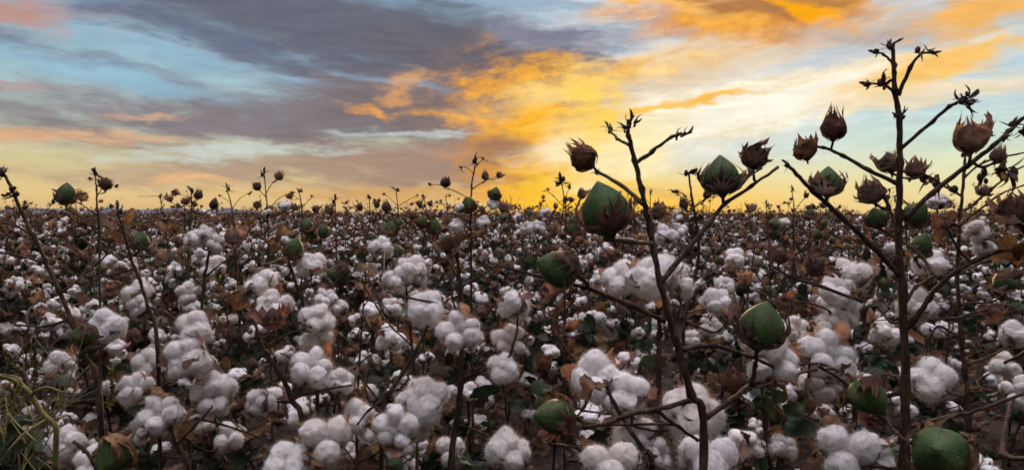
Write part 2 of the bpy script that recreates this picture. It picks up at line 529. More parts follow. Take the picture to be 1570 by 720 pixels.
def spline(pts, per=5):
    """Catmull-Rom through the points."""
    P = [np.asarray(p, float) for p in pts]
    if len(P) < 3:
        return np.array([P[0] + (P[-1] - P[0]) * t for t in np.linspace(0, 1, per + 1)])
    Q = [2 * P[0] - P[1]] + P + [2 * P[-1] - P[-2]]
    out = []
    for i in range(1, len(Q) - 2):
        p0, p1, p2, p3 = Q[i - 1], Q[i], Q[i + 1], Q[i + 2]
        for t in np.linspace(0, 1, per, endpoint=False):
            out.append(0.5 * (2 * p1 + (p2 - p0) * t + (2 * p0 - 5 * p1 + 4 * p2 - p3) * t * t + (3 * p1 - p0 - 3 * p2 + p3) * t ** 3))
    out.append(P[-1])
    return np.array(out)


_ICO = {}


def ico(level):
    if level not in _ICO:
        import bmesh
        bm = bmesh.new()
        bmesh.ops.create_icosphere(bm, subdivisions=level, radius=1.0)
        v = np.array([x.co[:] for x in bm.verts])
        v /= np.linalg.norm(v, axis=1)[:, None]
        f = [tuple(x.index for x in p.verts) for p in bm.faces]
        bm.free()
        _ICO[level] = (v, f)
    return _ICO[level]


def vnoise(p, s, seed):
    o = seed * 13.7
    return np.array([mnoise.noise(Vector((x * s + o, y * s - o, z * s + 2 * o))) for x, y, z in p])


# ------------------------------------------------------------------ the pieces of a cotton plant
def lint(name, seed, style, level, fibres, fibre_w):
    """Fluffy open cotton: four or five soft locks that merge into one body, with loose fibres."""
    rng = np.random.default_rng(seed)
    dirs, faces = ico(level)
    n = {'round': 5, 'puffy': 4, 'droopy': 4, 'pair': 3}[style]
    locks = []
    for i in range(n):
        th = 2 * PI * i / n + rng.uniform(-0.25, 0.25)
        rho = {'round': 0.0235, 'puffy': 0.0185, 'droopy': 0.0165, 'pair': 0.0205}[style] * rng.uniform(0.9, 1.1)
        z = rng.uniform(-0.005, 0.005)
        rad = np.array([0.0170, 0.0170, 0.0195]) * rng.uniform(0.82, 1.18) * rng.uniform(0.92, 1.1, 3)
        if style == 'puffy':
            rad *= 1.22
        if style == 'droopy':
            rad = np.array([0.018, 0.018, 0.030]) * rng.uniform(0.9, 1.1)
            z -= rng.uniform(0.0, 0.016)
        if style == 'pair':
            rad *= np.array([1.2, 1.2, 1.35])
        locks.append((np.array([rho * math.cos(th), rho * math.sin(th), z]), rad))
    if style in ('round', 'puffy') and rng.random() < 0.5:
        locks.append((np.array([rng.uniform(-.006, .006), rng.uniform(-.006, .006), 0.015]), np.array([0.014, 0.014, 0.015])))
    p = 20.0 if style in ('round', 'pair') else 13.0
    acc = np.full(len(dirs), (0.0140 if style in ('round', 'pair') else 0.0165) ** p)
    for c, rad in locks:
        d = dirs / rad
        o = -c / rad
        A = (d * d).sum(1)
        B = (d * o).sum(1)
        C = float((o * o).sum()) - 1
        disc = B * B - A * C
        t = np.where(disc > 0, (-B + np.sqrt(np.maximum(disc, 0))) / A, 0)
        acc += np.maximum(t, 0) ** p
    r = acc ** (1 / p)
    v = dirs * r[:, None]
    big = vnoise(v, 42, seed) * 0.0050 + vnoise(v, 110, seed + 5) * 0.0024
    if level >= 4:
        big = big + vnoise(v, 330, seed + 9) * 0.0007
    v = v + dirs * big[:, None]
    v[:, 2] += 0.027
    mb = MB()
    mb.add(v, faces, 0)
    if fibres:
        nrm = np.zeros_like(v)
        fa = np.array(faces)
        fn = np.cross(v[fa[:, 1]] - v[fa[:, 0]], v[fa[:, 2]] - v[fa[:, 0]])
        for k in range(3):
            np.add.at(nrm, fa[:, k], fn)
        nrm /= np.linalg.norm(nrm, axis=1)[:, None] + 1e-12
        idx = rng.integers(0, len(v), fibres)
        P, Nn = v[idx], nrm[idx]
        tg = rng.normal(size=(fibres, 3))
        tg -= Nn * (tg * Nn).sum(1)[:, None]
        tg /= np.linalg.norm(tg, axis=1)[:, None]
        L = np.clip(rng.lognormal(math.log(0.0047), 0.5, fibres), 0.0015, 0.012)[:, None]
        L[rng.random((fibres, 1)) < 0.02] *= 2.6
        lean = rng.uniform(0.5, 2.6, (fibres, 1))
        lean[rng.random((fibres, 1)) < 0.35] *= 0.3
        d0 = Nn + tg * lean
        d0 /= np.linalg.norm(d0, axis=1)[:, None]
        cur = rng.normal(size=(fibres, 3)) * 0.55
        d1 = d0 + cur
        d1 /= np.linalg.norm(d1, axis=1)[:, None]
        p0 = P - Nn * 0.0006
        p1 = p0 + d0 * L * 0.55
        p2 = p1 + d1 * L * 0.55
        side = np.cross(d0, rng.normal(size=(fibres, 3)))
        side /= np.linalg.norm(side, axis=1)[:, None]
        w = fibre_w * rng.uniform(0.6, 1.3, (fibres, 1))
        V = np.stack([p0 - side * w, p0 + side * w, p1 - side * w * .7, p1 + side * w * .7, p2], 1).reshape(-1, 3)
        F = []
        for i in range(fibres):
            b = 5 * i
            F += [(b, b + 1, b + 3, b + 2), (b + 2, b + 3, b + 4)]
        mb.add(V, F, 0)
    return mb.mesh(name, [M_COTTON])


def bur(name, seed, nu=5, nv=9, wide=1.0):
    """Four or five dry pointed valves spreading under the lint, and the ragged bracts below them."""
    rng = np.random.default_rng(seed)
    mb = MB()
    n = rng.integers(4, 6)
    for i in range(n):
        th = 2 * PI * (i + 0.5) / n + rng.uniform(-0.2, 0.2)
        L = 0.055 * rng.uniform(0.85, 1.15)
        spread = rng.uniform(0.75, 1.25)
        vs = []
        e = np.array([math.cos(th), math.sin(th), 0])
        s = np.array([-math.sin(th), math.cos(th), 0])
        pos = e * 0.003 + np.array([0, 0, 0.002])
        for j in range(nv):
            t = j / (nv - 1)
            w = 0.0115 * wide * (math.sin(PI * min(1, 0.12 + t * 0.88) ** 0.75) ** 0.8) * (1 - 0.25 * t) + 0.0004
            elev = math.radians(4 + 54 * t * (2 - spread * 1.2 * t))
            d = e * math.cos(elev) + np.array([0, 0, 1]) * math.sin(elev)
            nrm = -e * math.sin(elev) + np.array([0, 0, 1]) * math.cos(elev)
            if j:
                pos = pos + d * L / (nv - 1)
            for k in range(nu):
                u = 2 * k / (nu - 1) - 1
                vs.append(pos + s * w * u + nrm * w * 0.55 * u * u + rng.normal(0, 0.0006, 3))
        fs = [(j * nu + k, j * nu + k + 1, (j + 1) * nu + k + 1, (j + 1) * nu + k) for j in range(nv - 1) for k in range(nu - 1)]
        mb.add(vs, fs, 0)
    for i in range(3):
        if rng.random() < 0.85:
            add_bract(mb, rng, 2 * PI * i / 3 + rng.uniform(-.4, .4), 0.027, 0.034, 0.036, 0.018, rng.uniform(0.010, 0.026), 7, 5, 1)
    tube(mb, [[0, 0, -0.012], [0, 0, -0.004], [0, 0, 0.004]], [0.0016, 0.0022, 0.007], 6, 0)
    return mb.mesh(name, [M_BUR, M_BRACT])


def prof(z, L):
    t = np.clip(np.asarray(z, float) / L, 0, 1.5)
    return np.interp(t, [0, .05, .15, .3, .45, .6, .75, .9, 1.0, 1.2, 1.5], [.25, .5, .8, .98, 1, .96, .86, .70, .58, .44, .36])


def add_bract(mb, rng, az0, Rb, Lb, L, tooth, flare, teeth, rows, mi, gap=0.0015, half=1.15):
    per = 4
    nc = teeth * per + 1
    vs = []
    ph = rng.uniform(0, 99)
    tl = rng.uniform(0.55, 1.15, teeth)
    sway = rng.normal(0, 0.004, teeth)
    inward = rng.normal(0, 0.003, teeth)
    sweep = rng.normal(0, 0.007)
    for j in range(rows):
        s = j / (rows - 1)
        for k in range(nc):
            a = 2 * k / (nc - 1) - 1
            ti = min(teeth - 1, k // per)
            tri = 1 - abs(2 * ((k / per) - ti) - 1) if k < nc - 1 else 0
            phi = a * half
            R0 = L * (0.60 + 0.40 * math.cos(phi * 0.9))
            Rt = R0 + tooth * tl[ti] * tri ** 1.8 * (0.35 + 0.65 * math.cos(phi))
            # the body of the bract follows R0, the last rows run out into the teeth
            R = R0 * min(1, s / 0.7) if s <= 0.7 else R0 + (Rt - R0) * (s - 0.7) / 0.3
            x = R * math.sin(phi)
            z = R * math.cos(phi) * 0.98 - 0.10 * L * (1 - math.cos(phi))
            tip = max(0, (s - 0.7) / 0.3) * tri
            x += sway[ti] * tip * 1.6 + 0.004 * math.sin(ph + k) * (s > 0.6) + sweep * tip
            rad = Rb * float(prof(max(z, 0), Lb)) + gap + flare * min(1.15, max(z, 0) / L) ** 2.5 + inward[ti] * tip * 1.8
            nz = mnoise.noise(Vector((x * 70 + ph, z * 70, ph))) * 0.0028 + mnoise.noise(Vector((x * 190 + ph, z * 190, ph))) * 0.0012
            rad += nz * (0.4 + s)
            aa = az0 + x / (Rb + 0.004)
            vs.append((rad * math.cos(aa), rad * math.sin(aa), z))
    fs = [(j * nc + k, j * nc + k + 1, (j + 1) * nc + k + 1, (j + 1) * nc + k) for j in range(rows - 1) for k in range(nc - 1)]
    mb.add(vs, fs, mi)


def ovoid(mb, R, L, seg, rings, mi, lobes=0.04, beak=1.0):
    ts = np.linspace(0.0, 1, rings)
    rr = np.interp(ts, [0, .03, .08, .15, .3, .45, .6, .72, .82, .89, .94, .975, 1], [.12, .3, .55, .78, .97, 1, .92, .77, .56, .37, .22, .10, .02])
    vs = []
    for t, r in zip(ts, rr):
        for k in range(seg):
            a = 2 * PI * k / seg
            q = r * R * (1 + lobes * math.sin(PI * t) * (0.5 * math.cos(4 * a)) * 1.4)
            vs.append((q * math.cos(a), q * math.sin(a), L * t * (1 + 0.07 * beak * t * t)))
    fs = [(j * seg + k, j * seg + (k + 1) % seg, (j + 1) * seg + (k + 1) % seg, (j + 1) * seg + k) for j in range(rings - 1) for k in range(seg)]
    fs.append(tuple(range(seg - 1, -1, -1)))
    fs.append(tuple((rings - 1) * seg + k for k in range(seg)))
    mb.add(vs, fs, mi)


def green_boll(name, seed, seg=24, rings=18):
    rng = np.random.default_rng(seed)
    mb = MB()
    ovoid(mb, 0.0205 * rng.uniform(.95, 1.05), 0.046 * rng.uniform(.95, 1.05), seg, rings, 0, 0.065)
    return mb.mesh(name, [M_GREEN])


def boll_bracts(name, seed, rows=8, cover=1.0, mat=None, flare=0.006, teeth=9):
    rng = np.random.default_rng(seed)
    mb = MB()
    for i in range(3):
        add_bract(mb, rng, 2 * PI * i / 3 + rng.uniform(-.3, .3), 0.0215, 0.046, 0.040 * cover * rng.uniform(.88, 1.1), 0.023 * min(1, cover + .15) * rng.uniform(.8, 1.2), flare + (rng.uniform(0.010, 0.022) if rng.random() < .25 else rng.uniform(-0.003, 0.004)), teeth, rows, 0, half=rng.uniform(0.9, 1.25))
    tube(mb, [[0, 0, -0.010], [0, 0, -0.003], [0, 0, 0.003]], [0.0018, 0.0022, 0.008], 6, 0)
    return mb.mesh(name, [mat or M_BRACT])


def dried_boll(name, seed, seg=14, rings=10):
    rng = np.random.default_rng(seed)
    mb = MB()
    ovoid(mb, 0.0175, 0.042, seg, rings, 0, 0.08)
    return mb.mesh(name, [M_DARK])


def leaf(name, seed, mat, L=0.055, crumple=1.0, na=29, rows=6):
    """A palmate leaf, curled and crumpled as it dries, on its thin stalk."""
    rng = np.random.default_rng(seed)
    mb = MB()
    vs = []
    ph = rng.uniform(0, 99)
    fold = rng.uniform(0.2, 0.9) * crumple
    curl = rng.uniform(-1.4, 1.8) * crumple
    lob = rng.uniform(0.7, 1.2)
    for j in range(rows):
        s = (j + 0.02) / (rows - 1)
        for k in range(na):
            a = 2 * k / (na - 1) - 1
            phi = a * 2.35
            lobe = abs(math.cos(phi * 2.15)) ** lob
            R = L * (0.55 + 0.45 * lobe * (1 - 0.25 * abs(a))) * (1 - 0.12 * abs(a) + 0.05 * math.sin(k * 2.7 + ph))
            x, y = s * R * math.sin(phi), s * R * math.cos(phi)
            z = -abs(x) * fold * 0.6 + 0.35 * L * crumple * mnoise.noise(Vector((x * 32 + ph, y * 32, ph))) + 0.13 * L * crumple * mnoise.noise(Vector((x * 90 + ph, y * 90, ph)))
            c = curl * y / L
            yy = y * (1 - 0.15 * abs(c)) * math.cos(c * 0.7)
            zz = z - abs(y) * math.sin(abs(c) * 0.7) * (1 if curl > 0 else -1)
            vs.append((x * (1 - 0.3 * fold), yy, zz))
    fs = [(j * na + k, j * na + k + 1, (j + 1) * na + k + 1, (j + 1) * na + k) for j in range(rows - 1) for k in range(na - 1)]
    mb.add(vs, fs, 0)
    tube(mb, [[0, -0.03, -0.006], [0.001, -0.014, 0.002], [0, 0.002, 0]], [0.0009, 0.0009, 0.0011], 5, 0)
    return mb.mesh(name, [mat])


def bud(name, seed, n=5, tiny=False):
    """The shrivelled tuft at a twig's tip: small curled scales round a knobbly bud."""
    rng = np.random.default_rng(seed)
    mb = MB()
    v, f = ico(2)
    k = 0.6 if tiny else 1.0
    for _ in range(2):
        o = rng.normal(0, 0.0018, 3)
        mb.add(v * np.array([.0017, .0017, .0026]) * k * rng.uniform(.7, 1.3) + o + [0, 0, .003], f, 0)
    for i in range(n):
        th = rng.uniform(0, 2 * PI)
        e = np.array([math.cos(th), math.sin(th), 0])
        s = np.array([-math.sin(th), math.cos(th), 0])
        L = rng.uniform(0.006, 0.014) * k
        w0 = rng.uniform(0.0008, 0.0021) * k
        el, cv = rng.uniform(-0.3, 1.4), rng.uniform(-1.6, 1.6)
        pos = np.array([0, 0, rng.uniform(0, .004)])
        vs = []
        m = 5
        for j in range(m):
            t = j / (m - 1)
            w = w0 * (math.sin(PI * (0.15 + 0.85 * t)) + 0.05)
            a = el + cv * t
            if j:
                pos = pos + (e * math.cos(a) + np.array([0, 0, math.sin(a)])) * L / (m - 1)
            lift = np.array([0, 0, 1.0]) * w * 0.6
            vs += [pos - s * w + lift, pos, pos + s * w + lift]
        fs = []
        for j in range(m - 1):
            for q in range(2):
                fs.append((j * 3 + q, j * 3 + q + 1, j * 3 + q + 4, j * 3 + q + 3))
        mb.add(vs, fs, 0)
    return mb.mesh(name, [M_DARK])


STYLES = ['round', 'puffy', 'round', 'droopy', 'puffy', 'pair', 'round', 'puffy']
LIB = {}
for lod, (lev, fib, fw) in {'near': (6, 9000, 0.00013), 'mid': (5, 1300, 0.00026), 'low': (4, 0, 0)}.items():
    LIB['lint', lod] = [lint('cotton_lint', 100 + i, st, lev, fib, fw) for i, st in enumerate(STYLES)]
    hi = lod != 'low'
    LIB['bur', lod] = [bur('bur', 200 + i, 5 if hi else 3, 9 if hi else 5) for i in range(4)]
    LIB['green', lod] = [green_boll('green_boll', 300 + i, 32 if hi else 12, 20 if hi else 9) for i in range(3)]
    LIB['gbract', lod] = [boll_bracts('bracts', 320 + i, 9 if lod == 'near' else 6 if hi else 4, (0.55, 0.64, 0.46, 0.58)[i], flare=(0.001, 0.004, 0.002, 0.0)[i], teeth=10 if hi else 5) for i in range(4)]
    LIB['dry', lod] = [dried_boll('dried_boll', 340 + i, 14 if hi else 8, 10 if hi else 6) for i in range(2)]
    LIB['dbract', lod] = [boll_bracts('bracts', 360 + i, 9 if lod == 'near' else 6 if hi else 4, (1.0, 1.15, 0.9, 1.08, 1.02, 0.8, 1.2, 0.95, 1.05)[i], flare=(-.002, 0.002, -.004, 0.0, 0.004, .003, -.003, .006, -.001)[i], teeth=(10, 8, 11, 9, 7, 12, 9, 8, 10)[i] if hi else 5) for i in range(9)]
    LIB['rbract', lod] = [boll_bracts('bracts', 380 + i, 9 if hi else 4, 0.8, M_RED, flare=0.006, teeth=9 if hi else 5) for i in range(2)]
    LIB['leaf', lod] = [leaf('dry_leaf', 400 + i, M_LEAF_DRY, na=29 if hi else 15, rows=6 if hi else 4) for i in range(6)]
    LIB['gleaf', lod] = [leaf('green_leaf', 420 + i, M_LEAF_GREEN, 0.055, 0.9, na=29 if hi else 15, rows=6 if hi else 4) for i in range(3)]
    LIB['rleaf', lod] = [leaf('red_leaf', 430 + i, M_RED, 0.05, 1.1, na=29 if hi else 15, rows=6 if hi else 4) for i in range(2)]
    LIB['bud', lod] = [bud('bud', 440 + i, 6 if lod == 'near' else 5 if hi else 3) for i in range(4)]

# what an item is made of: (part name, library key) and its sub-part
ITEMS = {
    'open': ('open_boll', 'lint', 'bur', 'bur'),
    'green': ('green_boll', 'green', 'bracts', 'gbract'),
    'dry': ('dry_boll', 'dry', 'bracts', 'dbract'),
    'red': ('dry_boll', 'dry', 'bracts', 'rbract'),
    'leaf': ('dry_leaf', 'leaf', None, None),
    'gleaf': ('green_leaf', 'gleaf', None, None),
    'rleaf': ('dry_leaf', 'rleaf', None, None),
    'bud': ('bud', 'bud', None, None),
}
CENTRE = {'open': 0.027, 'green': 0.023, 'dry': 0.024, 'red': 0.024, 'leaf': 0.02, 'gleaf': 0.02, 'rleaf': 0.02, 'bud': 0.004}
WIDTH = {'open': 0.078, 'green': 0.043, 'dry': 0.057, 'red': 0.057, 'leaf': 0.09, 'gleaf': 0.10, 'rleaf': 0.08, 'bud': 0.018}


def frame(pos, axis, roll, scale, sub=None):
    z = Vector(axis).normalized()
    q = z.to_track_quat('Z', 'Y').to_matrix().to_4x4()
    return Matrix.Translation(Vector(pos)) @ q @ Matrix.Rotation(roll, 4, 'Z') @ Matrix.Scale(scale, 4)


def squash(rng, kind):
    k = {'dry': .16, 'green': .05, 'open': .08}.get(kind, 0.0)
    a = rng.uniform(-k, k, 3)
    return Matrix.Diagonal((1 + a[0], 1 + a[1], 1 + a[2] * .8, 1))


class Plant:
    """Geometry of one plant: woody tubes and the items they carry."""

    def __init__(self, rng):
        self.rng = rng
        self.stem = MB()
        self.branches = []
        self.items = []
        self.cand = []

    def wood(self, pts, r0, r1, main=False, sides=8, mats=0, knob=True, per=5, jitter=0.0):
        c = spline(pts, per)
        n = len(c)
        if jitter:
            c[1:-1] += self.rng.normal(0, jitter, (n - 2, 3))
        t = np.linspace(0, 1, n)
        rad = r0 + (r1 - r0) * t ** 0.85
        if knob:
            for i in range(0, n, per):
                rad[i] *= self.rng.uniform(1.15, 1.5)
        mb = self.stem if main else MB()
        tube(mb, c, rad, sides, 0, True, 0.14, self.rng)
        if not main:
            self.branches.append((mb, mats))
        for p, r in zip(c, rad):
            self.cand.append((p, r))
        return c

    def item(self, kind, pos, axis, scale=1.0, roll=None, var=None, attach=True, sub=True, max_len=0.3):
        """pos is the base (where the stalk joins)."""
        rng = self.rng
        axis = np.asarray(Vector(axis).normalized())
        pos = np.asarray(pos, float)
        roll = rng.uniform(0, 2 * PI) if roll is None else roll
        var = int(rng.integers(0, 999)) if var is None else var
        self.items.append((kind, frame(pos, axis, roll, scale) @ squash(rng, kind), var, sub))
        if attach and self.cand and kind != 'bud':
            best, bd = None, 9
            end = pos - axis * 0.008 * scale
            for p, r in self.cand:
                d = np.linalg.norm(p - end)
                cost = d + max(0, p[2] - end[2]) * 0.9
                if cost < bd:
                    best, bd = (p, r), cost
            p, r = best
            d = np.linalg.norm(p - end)
            if d > 0.004:
                mid = (p + end) / 2 + rng.normal(0, 0.10 * d, 3)
                mid[2] -= 0.06 * d
                if d < 0.05:
                    pts = [p, (p + end) / 2 - axis * 0.1 * d, end + axis * 0.004]
                else:
                    m2 = mid + (end - mid) * 0.55 + rng.normal(0, 0.05 * d, 3)
                    pts = [p, mid, m2, end + axis * 0.004]
                rr = min(r * 0.85, 0.0016 + 0.012 * d)
                if kind in ('leaf', 'gleaf', 'rleaf'):
                    rr = min(rr, 0.0014)
                self.wood(pts, rr, min(rr, 0.0014), sides=6, per=3)

    def spawn(self, name, loc, label, group=None, lod='mid', category='cotton plant', stem_mat=None):
        root = bpy.data.objects.new(name, None)
        root.empty_display_size = 0.05
        COL.objects.link(root)
        root.location = loc
        root['label'] = label
        root['category'] = category
        if group:
            root['group'] = group
        if self.stem.n:
            obj('stem', self.stem.mesh('stem', [stem_mat or M_STEM]), root)
        for mb, mats in self.branches:
            obj('branch', mb.mesh('branch', [M_STEM_GREEN if mats else M_STEM]), root)
        for kind, mat, var, sub in self.items:
            pn, key, sn, sk = ITEMS[kind]
            ms = LIB[key, lod]
            o = obj(pn, ms[var % len(ms)], root, mat)
            if sn and sub:
                ss = LIB[sk, lod]
                obj(sn, ss[(var // 7) % len(ss)], o)
        return root

    def flat(self, name):
        """All of the plant as one mesh, for plants far down the field."""
        mb = MB()
        mats, index = [], {}

        def mi(m):
            if m.name not in index:
                index[m.name] = len(mats)
                mats.append(m)
            return index[m.name]
        for src, gm in [(self.stem, M_STEM)] + [(b, M_STEM) for b, _ in self.branches]:
            if src.n:
                mb.add(np.vstack(src.v), src.f, mi(gm))
        for kind, mat, var, sub in self.items:
            pn, key, sn, sk = ITEMS[kind]
            parts = [LIB[key, 'low'][var % len(LIB[key, 'low'])]]
            if sn:
                parts.append(LIB[sk, 'low'][(var // 7) % len(LIB[sk, 'low'])])
            M = np.array(mat)
            for me in parts:
                if me.name not in FLAT:
                    co = np.empty(len(me.vertices) * 3)
                    me.vertices.foreach_get('co', co)
                    FLAT[me.name] = (co.reshape(-1, 3), [tuple(p.vertices) for p in me.polygons], [p.material_index for p in me.polygons])
                co, fs, fm = FLAT[me.name]
                w = co @ M[:3, :3].T + M[:3, 3]
                start = len(mb.mi)
                mb.add(w, fs, 0)
                slots = [mi(m) for m in me.materials]
                mb.mi[start:] = [slots[i] for i in fm]
        return mb.mesh(name, mats)


FLAT = {}


def copy_plant(root, loc, rz, sc, label, group):
    r = root.copy()
    COL.objects.link(r)
    r.location = loc
    r.rotation_euler = (0, 0, rz)
    r.scale = sc
    r['label'] = label
    r['group'] = group
    for ch in list(root.children):
        c = ch.copy()
        COL.objects.link(c)
        c.parent = r
        for g in list(ch.children):
            d = g.copy()
            COL.objects.link(d)
            d.parent = c
    return r


# ------------------------------------------------------------------ ground, hills
def build_ground():
    mb = MB()
    rs = [0.0, 1.0, 2.0, 3.5, 6, 10, 18, 35, 70, 150, 400, 1200, 4000, 14000]
    seg = 64
    vs, fs = [(0, 0, 0)], []
    for r in rs[1:]:
        for k in range(seg):
            a = 2 * PI * k / seg
            x, y = r * math.cos(a), r * math.sin(a)
            z = 0.0 if r > 40 else 0.02 * mnoise.noise(Vector((x * 1.3, y * 1.3, 0)))
            vs.append((x, y, z))
    for k in range(seg):
        fs.append((0, 1 + k, 1 + (k + 1) % seg))
    for i in range(len(rs) - 2):
        for k in range(seg):
            a, b = 1 + i * seg + k, 1 + i * seg + (k + 1) % seg
            fs.append((a, a + seg, b + seg, b))
    mb.add(vs, fs, 0)
    m = mat_solid('soil', [(0.016, 0.012, 0.010, 1), (0.030, 0.022, 0.017, 1), (0.050, 0.036, 0.026, 1), (0.012, 0.008, 0.007, 1)], 3.0, 0.95, 0.1, 26.0, 1.0, 0.03)
    o = obj('ground', mb.mesh('ground', [m]))
    o['kind'] = 'structure'
    o['label'] = 'dark brown bare soil under the cotton plants'
    # far hills, low, beyond the left of the field; blue haze is in their colour
    mb = MB()
    n, D = 160, 6500.0
    vs, fs = [], []
    for i in range(n):
        px = -250 + 800 * i / (n - 1)
        a = math.atan((px - CX) / F_PX)
        env = math.exp(-((px - 110) / 190) ** 2) + 0.55 * math.exp(-((px - 330) / 90) ** 2)
        hgt = 16 + 62 * env * (0.5 + 0.8 * mnoise.noise(Vector((px * 0.013, 3, 0))) + 0.25 * mnoise.noise(Vector((px * 0.05, 7, 0)))) + 4 * mnoise.noise(Vector((px * 0.2, 9, 0)))
        for dd, hh in ((0, -5), (250, max(6, hgt * 0.55)), (600, max(10, hgt)), (1100, max(6, hgt * .6)), (1600, -5)):
            d = D + dd
            vs.append((d * math.sin(a), d * math.cos(a), hh))
    for i in range(n - 1):
        for j in range(4):
            fs.append((i * 5 + j, i * 5 + j + 1, (i + 1) * 5 + j + 1, (i + 1) * 5 + j))
    mb.add(vs, fs, 0)
    m = mat_solid('haze_blue_hillside', [(0.13, 0.14, 0.17, 1), (0.16, 0.17, 0.20, 1), (0.19, 0.19, 0.22, 1), (0.12, 0.13, 0.16, 1)], 0.004, 1.0, 0.0, 0.02, 0.3, 5.0)  # blue-grey base colour stands in for distance haze
    o = obj('hills', mb.mesh('hills', [m]))
    o['kind'] = 'structure'
    o['label'] = 'low bluish hills on the left horizon'


build_ground()


# ------------------------------------------------------------------ placing from the photograph
def P3(px, py, d):
    return np.array(CAM + (FWD + RIGHT * ((px - CX) / F_PX) + UP * ((CY - py) / F_PX)) * d)


def img_axis(dx, dy, toward=0.0):
    """dx right, dy up in the picture, toward the viewer."""
    return np.array((RIGHT * dx + UP * dy - FWD * toward).normalized())


def photo_plant(name, label, depth, stem, r0, r1, branches=(), items=(), seed=0, lod='near', group=None, stem_mat=None, to_ground=True):
    rng = np.random.default_rng(seed)
    pl = Plant(rng)
    root = None
    if stem:
        pts = [P3(p[0], p[1], depth + (p[2] if len(p) > 2 else 0)) for p in stem]
        base = pts[0].copy()
        base[2] = 0.0
        base[0] += rng.uniform(-.02, .02)
        base[1] += rng.uniform(0.0, .05)
        mid = base * 0.5 + pts[0] * 0.5
        pts = [base, mid] + pts
        loc = Vector(base)
        pts = [p - base for p in pts]
        pl.wood(pts, r0, r1, main=True, sides=10, per=6, jitter=0.0004)
    else:
        base = P3(items[0][1], items[0][2], depth)
        base[2] = 0
        loc = Vector(base)
    for b in branches:
        path, br0, br1 = b[0], b[1], b[2]
        dd = b[3] if len(b) > 3 else 0.0
        n = len(path)
        pts = [P3(p[0], p[1], depth + dd * i / max(1, n - 1)) - base for i, p in enumerate(path)]
        pl.wood(pts, br0, br1, sides=8, mats=(b[4] if len(b) > 4 else 0), per=5, jitter=0.0003)
    for it in items:
        kind, px, py, w = it[:4]
        ax = it[4] if len(it) > 4 and it[4] is not None else None
        dd = it[5] if len(it) > 5 else 0.0
        kw = it[6] if len(it) > 6 else {}
        d = depth + dd
        sc = w * d / F_PX / WIDTH[kind]
        if ax is None:
            ax = (rng.uniform(-.6, .6), rng.uniform(0.1, 1.0), rng.uniform(0.2, 0.9))
        A = img_axis(*ax)
        c = P3(px, py, d) - base
        pos = c - A * CENTRE[kind] * sc
        pl.item(kind, pos, A, sc, attach=kw.get('attach', kind != 'bud'), var=kw.get('var'), roll=kw.get('roll'))
    return pl.spawn(name, loc, label, group, lod, stem_mat=stem_mat)


# ------------------------------------------------------------------ the two tall plants in front
photo_plant('cotton_plant', 'dark middle cotton plant with forked bare top and big green bolls against the sunset', 0.66,
    [(1079, 690), (1060, 605), (1036, 520), (1013, 435), (996, 350), (984, 290), (973, 245), (963, 208), (966, 188)], 0.0043, 0.0017,
    branches=[
        ([(973, 252), (1000, 232), (1030, 210), (1050, 205)], 0.0020, 0.0011, -0.03, 1),
        ([(964, 222), (946, 212), (934, 198)], 0.0015, 0.0010, 0.01, 1),
        ([(986, 312), (952, 284), (914, 262)], 0.0022, 0.0015, 0.02, 1),
        ([(1001, 374), (962, 369), (928, 366)], 0.0023, 0.0019, -0.04, 1),
        ([(1021, 492), (960, 464), (900, 441), (830, 424), (766, 407)], 0.0027, 0.0012, 0.03),
        ([(1013, 432), (1052, 385), (1086, 343), (1112, 312), (1152, 286), (1193, 256)], 0.0027, 0.0013, 0.05),
        ([(1046, 535), (1092, 530), (1150, 545), (1186, 562)], 0.0024, 0.0015, 0.03),
        ([(1082, 640), (1124, 611), (1152, 590), (1200, 577), (1252, 566)], 0.0028, 0.0015, 0.08),
        ([(1064, 612), (1004, 628), (968, 634), (930, 648), (896, 656)], 0.0025, 0.0016, -0.03),
        ([(1008, 629), (1040, 654), (1070, 674)], 0.0018, 0.0014, 0.02),
        ([(1152, 590), (1158, 560), (1160, 536)], 0.0022, 0.0016, -0.01),
    ],
    items=[
        ('dry', 894, 241, 50, (-.62, .62, -.1), 0.02, dict(var=1)),
        ('green', 928, 322, 74, (-.28, .95, .15), -0.04, dict(var=0)),
        ('green', 857, 412, 58, (-.93, .34, .2), -0.01, dict(var=8)),
        ('green', 1106, 270, 56, (-.1, .98, .1), 0.03, dict(var=8)),
        ('dry', 1157, 239, 48, (.1, 1, .05), 0.04, dict(var=14)),
        ('green', 1168, 500, 68, (.1, .95, .25), -0.02, dict(var=1)),
        ('green', 852, 638, 58, (-.95, .1, .25), -0.03, dict(var=15)),
        ('open', 1180, 546, 84, (.3, .3, .75), 0.05, dict(var=2)),
        ('bud', 1052, 206, 26, (.7, .6, .1), -0.03), ('bud', 1037, 207, 22, (.3, .9, .1), -0.02),
        ('bud', 967, 186, 30, (.1, 1, .1)), ('bud', 974, 186, 24, (.5, .8, 0)), ('bud', 956, 196, 22, (-.6, .8, 0)), ('bud', 933, 197, 22, (-.3, .9, 0), 0.01),
        ('leaf', 1010, 480, 40, (-.3, -.8, .4), 0.02), ('leaf', 890, 424, 34, (.3, -.7, .4), 0.0), ('leaf', 836, 592, 52, (-.5, .6, .4), 0.12), ('leaf', 1120, 480, 34, (.2, -.6, .5), 0.2), ('leaf', 905, 590, 55, (-.2, .5, .5), 0.08),
        ('bud', 968, 634, 26, (0, -.8, .5), -0.01), ('bud', 914, 264, 18, (.6, .5, .4), 0.02),
    ], seed=11)

